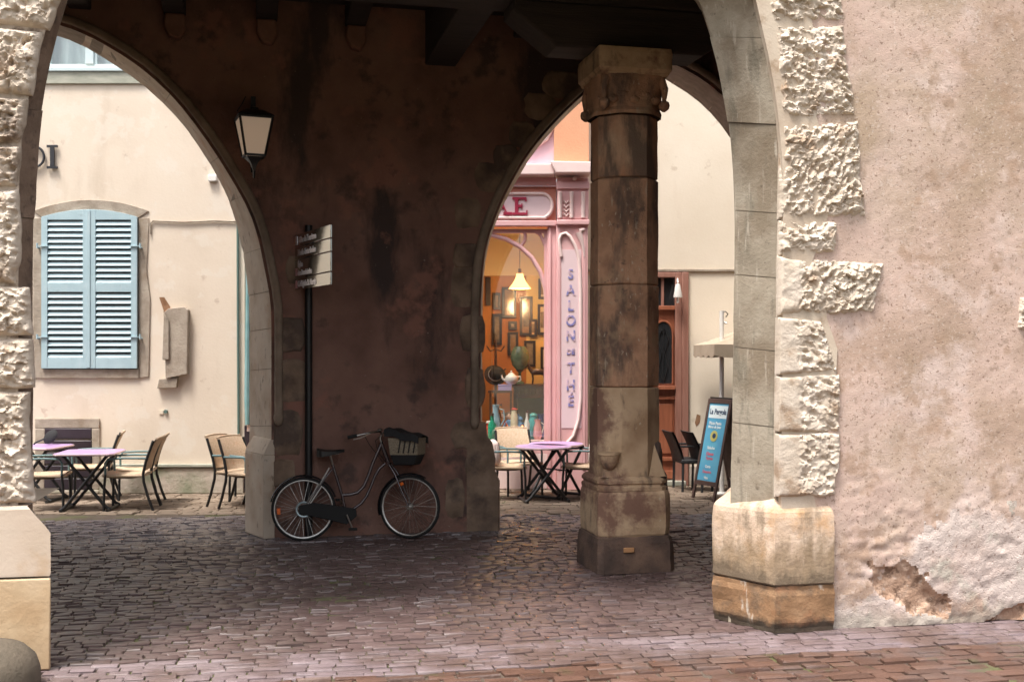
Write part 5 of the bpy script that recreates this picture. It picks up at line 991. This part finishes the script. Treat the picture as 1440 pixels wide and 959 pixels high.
MB().lathe([(.066,-.12),(.068,-.11),(.032,.08),(.0,.09)], 14).build('lamp_shade', M['white_paint'], wl, ang=60); MB().tube([(0,0,.1),(0,.03,.16),(0,.115,.14)], .012, 6).tube([(0,0,-.12),(.0,0,-.2)],.02,8).build('lamp_arm', M['white_paint'], wl)

# ------------------------------------------------------------------ terrace furniture
def chair_proto(label, group):
    t = thing('terrace_chair', label, 'chair', (0,0,0), 0, group)
    # faces +x ; 0.56 wide
    for y in (-.25, .25):
        MB().tube([(.24,y,0),(.235,y,.30),(.22,y,.46)], .0165, 8).build('leg', M['black_metal'], t, ang=60)
        MB().tube([(-.36,y,0),(-.30,y,.16),(-.245,y,.36),(-.235,y,.46),(-.27,y,.62),(-.36,y,.88)], .018, 8).build('leg', M['black_metal'], t, ang=60)
        MB().tube([(.22,y,.46),(.225,y,.60),(.19,y,.655),(.0,y,.665),(-.285,y,.66)], .0145, 8).build('armrest', M['arm_teal'], t, ang=60)
    G = np.array([[(x, y, .455+.012*math.cos(y*6)+.012*(x > .2)-.012*(abs(x) < .15)) for y in np.linspace(-.245,.245,9)] for x in np.linspace(-.24,.25,8)]); b = MB().grid(G); b.grid(G[:, ::-1]-np.array([0,0,.035])); 
    b.tube([(-.24,-.245,.44),(.25,-.245,.445),(.25,.245,.445),(-.24,.245,.44)], .018, 6, True); b.build('seat', M['rattan'], t, ang=60)
    def bx(z): s = (z-.46)/.42; return -.225-.02*s-.125*s*s
    G = np.array([[(bx(z)-.03*(1-(y/.25)**2)*(z > .5), y, z+.012*(1-(y/.24)**2)*(z > .85)) for y in np.linspace(-.24,.24,9)] for z in np.linspace(.50,.90,9)]); b = MB().grid(G); b.grid(G[:, ::-1]-np.array([.02,0,0]))
    b.tube([tuple(G[-1,k]-np.array([.01,0,0])) for k in range(9)], .015, 6); b.build('backrest', M['rattan'], t, ang=60)
    return t
CH0 = chair_proto('', 'rattan terrace chairs'); used = [False]
def chair(px, py, rz, label, s=1, d=None):
    o = CH0 if not used[0] else copy_tree(CH0); used[0] = True
    d = d or gd(py); o.location = (at(px, d), d, .0); o.rotation_euler = (0, 0, R(rz)); o.scale = (s, s, s); o['label'] = label; return o
def xtable(px, py, rz, label, round_=False, s=1, d=None):
    d = d or gd(py); t = thing('folding_table', label, 'table', (at(px,d), d, 0), R(rz), 'lilac topped folding tables')
    b = MB()
    if round_: b.lathe([(.36,.705),(.375,.712),(.375,.728),(.365,.735)], 28)
    else: b.vprism(sq(.36,.05), .705, .735)
    b.build('tabletop', M['lilac_top'], t, bevel=.004)
    e = MB()
    if round_: e.lathe([(.377,.708),(.384,.712),(.384,.726),(.377,.73)], 28)
    else: e.tube([(x*1.0,y*1.0,.72) for x, y in sq(.362,.05)], .011, 6, True)
    e.build('table_edge', M['top_edge'], t)
    for y in (-.24, .24):
        for sg in (-1, 1):
            yy = y-sg*.02
            MB().tube([(sg*.27,yy,.70),(sg*-.24,yy,.06),(sg*-.30,yy,.02)], .021, 8).build('leg', M['black_metal'], t, ang=60)
    for q, r in [([(sg*.27,-.24,.69),(sg*.27,.24,.69)], .014) for sg in (-1, 1)]+[([(sg*-.28,-.30,.02),(sg*-.28,.30,.02)], .02) for sg in (-1, 1)]+[([(0,-.26,.37),(0,.26,.37)], .011)]:
        MB().tube(q, r, 8).build('crossbar', M['black_metal'], t)
    return t
xtable(127, 716, 6, 'lilac square folding table with crossed black legs in front of the dark cellar hatch')
xtable(52, 699, -4, 'lilac folding table half hidden by the left pier, farther back', d=15.05)
chair(180, 715, 187, 'rattan armchair pushed to the right side of the square lilac table, nearest of the pair')
chair(190, 711, 191, 'rattan armchair just behind the nearest one right of the square lilac table', d=14.75)
chair(129, 701, 196, 'rattan armchair behind the square lilac table against the house wall', d=15.2)
chair(66, 718, 12, 'rattan armchair left of the square lilac table, half hidden by the rough pier', d=14.15)
chair(357, 708, -24, 'rattan chair seen from behind, left of the arch jamb, nearer of two', d=14.3)
chair(340, 706, -20, 'rattan chair with its back fully seen, leftmost of the two by the arch jamb', d=14.55)
chair(352, 700, -175, 'rattan chair facing the wall with only its back tip showing by the jamb', d=15.25)
mr_ = thing('scooter_mirror', 'tilted black oval on a bent stalk above the rear lilac tabletop', 'mirror', (at(44,15.25), 15.25, 0), 0)
MB().tube([(0,0,.0),(0,0,.70),(.06,0,zat(620,15.25)-.02),(.2,0,zat(616,15.25))], .012, 8).build('stalk', M['black_metal'], mr_, ang=60)
b = MB().lathe([(.02,-.03),(.09,-.025),(.115,0),(.1,.015),(.02,.02)], 20, sx=1, sy=.75); b.tf(Matrix.Translation((at(71,15.25)-at(44,15.25),0,zat(614,15.25))) @ Euler((R(70), R(-40), 0)).to_matrix().to_4x4()); b.build('mirror_shell', M['bag_black'], mr_, ang=60)
# tea shop terrace
xtable(764, 701, 12, 'round lilac folding table outside the tea shop', True, d=15.05)
xtable(782, 699, 48, 'round lilac folding table pushed up behind the first outside the tea shop', True, d=15.5)
chair(712, 696, 5, 'rattan armchair left of the round lilac tables, partly behind the brown pier', d=15.2)
chair(731, 690, -72, 'rattan armchair with tall back facing out from the tea shop window', d=15.75)
chair(818, 696, 172, 'rattan armchair right of the round lilac tables, cut by the stone column', d=15.3)
for px, rz_, lb, d in ((700, 5, 'pale striped cushion on the armchair left of the round tables', 15.2), (822, 172, 'pale striped cushion on the armchair beside the stone column', 15.3)):
    x_ = 712 if px < 760 else 818
    t = thing('seat_cushion', lb, 'cushion', (at(x_,d), d, .0), R(rz_), 'chair cushions'); b = MB().box(-.2,-.09,-.21,.21,.485,.80); b.v = [(x-.10*(z-.5), y, z) for x, y, z in b.v]; b.build('pad', M['cushion'], t, bevel=.045)
    q = MB()
    for y in (-.13, -.09): q.tube([(-.205+.0,y,.53),(-.222,y,.77)], .006, 5); q.tube([(-.085,y,.53),(-.112,y,.77)], .006, 5)
    q.build('stripe', M['dark_plum'], t)
# black wicker chairs
def bchair(px, d, rz, label, first=None):
    if first is None:
        t = thing('wicker_chair', label, 'chair', (at(px,d), d, 0), R(rz), 'black wicker chairs by the wooden door')
        for y in (-.23,.23): MB().tube([(.22,y,0),(.22,y,.42)], .018, 6).build('leg', M['black_wicker'], t); MB().tube([(-.22,y,0),(-.21,y,.42)], .018, 6).build('leg', M['black_wicker'], t)
        MB().box(-.24,.24,-.25,.25,.40,.46).build('seat', M['black_wicker'], t, bevel=.015)
        G = np.array([[(-.23-.16*((z-.4)/.45)**1.6-.02*math.cos(y*6), y*(1+.12*(z-.4)), z) for y in np.linspace(-.25,.25,8)] for z in np.linspace(.38,.86,8)]); b = MB().grid(np.concatenate([G, G[::-1]+np.array([.035,0,0]), G[:1]])); b.build('backrest', M['black_wicker'], t)
        for y in (-.25,.25): MB().tube([(.22,y,.44),(.22,y,.62),(.1,y,.65),(-.26,y,.65)], .016, 6).build('armrest', M['black_wicker'], t)
        return t
    t = copy_tree(first); t.location = (at(px,d), d, 0); t.rotation_euler = (0,0,R(rz)); t['label'] = label; return t
bc = bchair(974, 16.25, 8, 'black wicker chair nearest the wooden door, left of the menu board')
bchair(1001, 16.15, 8, 'black wicker chair half behind the blue menu board', bc)

# ------------------------------------------------------------------ menu board, white post, parasol, guard stone
ab = thing('menu_board', 'dark framed folding menu board with blue panel by the right pier', 'menu board', (at(990,15.05), 15.05, 0), R(-62))
WB, HB, ln = .50, 1.36, .30                                        # local x: width, -y: face
hw = WB/2
def face(sgn, mb): 
    sh_ = Matrix(((1,0,0,0),(0,1,sgn*ln/HB,0),(0,0,1,0),(0,0,0,1))); return mb.tf(sh_)
b = MB().box(-hw,-hw+.045,-.03,0,0,HB).box(hw-.045,hw,-.03,0,0,HB).box(-hw+.045,hw-.045,-.03,0,.20,.26).box(-hw+.045,hw-.045,-.03,0,HB-.06,HB); face(1,b).build('board_frame', M['board_frame'], ab, bevel=.005)
face(1, MB().box(-hw+.045,hw-.045,-.018,-.004,.26,HB-.06)).build('blue_panel', M['board_blue'], ab)
b = MB().box(-hw,-hw+.04,0,.03,0,HB).box(hw-.04,hw,0,.03,0,HB).box(-hw+.04,hw-.04,.004,.018,.26,HB-.05); b.v = [(x, y+2*ln+.035, z) for x, y, z in b.v]; face(-1,b).build('rear_leaf', M['board_frame'], ab, bevel=.005)
MB().box(-hw,hw,ln-.03+.03,ln+.04,HB-.02,HB+.02).build('hinge', M['black_metal'], ab)
tilt = math.atan2(ln, HB)
wh = mat('board_white', (.70,.80,.82), rough=.6); rd = mat('board_red', (.60,.16,.22), rough=.6); yl = mat('board_yellow', (.55,.50,.15), rough=.6); dkb = mat('board_ink', (.02,.05,.12), rough=.6)
def onb(z): return z*ln/HB-.020
face(1, MB().box(-hw+.06,hw-.06,-.0205,-.0185,1.10,1.27)).build('title_strip', wh, ab)
text_part('La Pergola', 'lettering', dkb, ab, .105, (0,onb(1.185)-.003,1.185), (R(90)-tilt,0,0), ext=.001, off=.002, sx=.8)
for z, tx, m, sz in ((1.03,'Pizza Pasta',wh,.06),(.98,'Menu du jour',wh,.05),(.70,'Salades',wh,.055),(.62,'Glaces',rd,.06),(.56,'Tartes',rd,.06),(.45,'Carte',wh,.05),(.38,'Desserts',rd,.05),(.30,'Vins',wh,.05)):
    text_part(tx, 'lettering', m, ab, sz, (-.02,onb(z)-.001,z), (R(90)-tilt,0,0), ext=.001, off=.002)
b = MB(); b.tf(Matrix()); b.lathe([(.0,0),(.075,0),(.075,.004),(.0,.004)], 18); b.tf(Matrix.Translation((.0,onb(.86)-.002,.86)) @ Euler((R(90)-tilt,0,0)).to_matrix().to_4x4()); b.build('plate_picture', yl, ab)
b = MB(); b.lathe([(.0,0),(.035,0),(.035,.004),(.0,.004)], 14); b.tf(Matrix.Translation((.01,onb(.86)-.006,.865)) @ Euler((R(90)-tilt,0,0)).to_matrix().to_4x4()); b.build('plate_picture', dkb, ab)
wp = thing('white_post', 'slim white post with hooked top bracket behind the menu board', 'post', (at(1015,15.75), 15.75, 0), 0)
zt_ = zat(437,15.75); MB().tube([(0,0,0),(0,0,zt_)], .032, 12).build('pole', M['white_paint'], wp); MB().lathe([(.11,0),(.11,.015),(.04,.03)], 14).build('foot', M['white_paint'], wp)
b = MB().tube([(0,0,zt_-.03),(.05,-.02,zt_-.01),(.085,-.02,zt_-.05),(.05,-.02,zt_-.09)], .010, 6); b.tube([(.03,0,zt_-.16),(.07,-.02,zt_-.18)], .016, 8); b.build('hook_bracket', M['chrome'], wp)
pr = thing('parasol', 'beige square parasol with scalloped valance behind the white post', 'parasol', (at(1092,16.0), 16.0, 0), R(4))
MB().tube([(0,0,0.05),(0,0,zat(428,16))], .025, 10).build('pole', M['wood_dark'], pr); MB().lathe([(.22,0),(.22,.05),(.05,.07)], 16).build('foot', M['sill_stone'], pr)
ze, za_ = zat(485,16), zat(432,16); hs2 = 1.06; hsy = .62; rows = []
for i in range(7):
    t = i/6; e = 1-t; zz3 = za_+(ze-za_)*(t**.8); rows.append([(x*hs2*max(t,.02), y*hsy*max(t,.02), zz3-.05*t*(1-abs(x*y))*0+.03*math.sin(math.pi*t)*-1) for x, y in ((-1,-1),(0,-1.0),(1,-1),(1,0),(1,1),(0,1),(-1,1),(-1,0),(-1,-1))])
b = MB()
for a_, c_ in zip(rows[:-1], rows[1:]): b.strip(a_, c_)
b.build('canopy', M['canvas'], pr, ang=20)
per = []
for (xa_, ya_), (xb_, yb_) in zip(((-1,-1),(1,-1),(1,1),(-1,1)), ((1,-1),(1,1),(-1,1),(-1,-1))):
    for k in range(24): t = k/24; per.append(((xa_+(xb_-xa_)*t)*hs2, (ya_+(yb_-ya_)*t)*hsy, t))
per.append((-hs2,-hsy,0)); b = MB().strip([(x*.999,y*.999,ze) for x, y, t in per], [(x*1.005,y*1.005,ze-.15-.035*abs(math.sin(t*math.pi*4))) for x, y, t in per]); b.build('valance', M['canvas'], pr, ang=50)
gs = thing('guard_stone', 'dark rounded guard stone at the foot of the left pier', 'guard stone', (at(-38,6.5), 6.5, -.05), 0)
b = MB().lathe([(.36,0),(.37,.08),(.36,.16),(.33,.23),(.27,.29),(.18,.325),(.08,.34),(.0,.342)], 28); worn(b,.05,4,120); b.build('stone_body', mat('guard_rock', [(.3,(.085,.07,.05)),(.7,(.14,.11,.08))], scale=5, rough=.9, bump=.5, bscale=30), gs, ang=60)
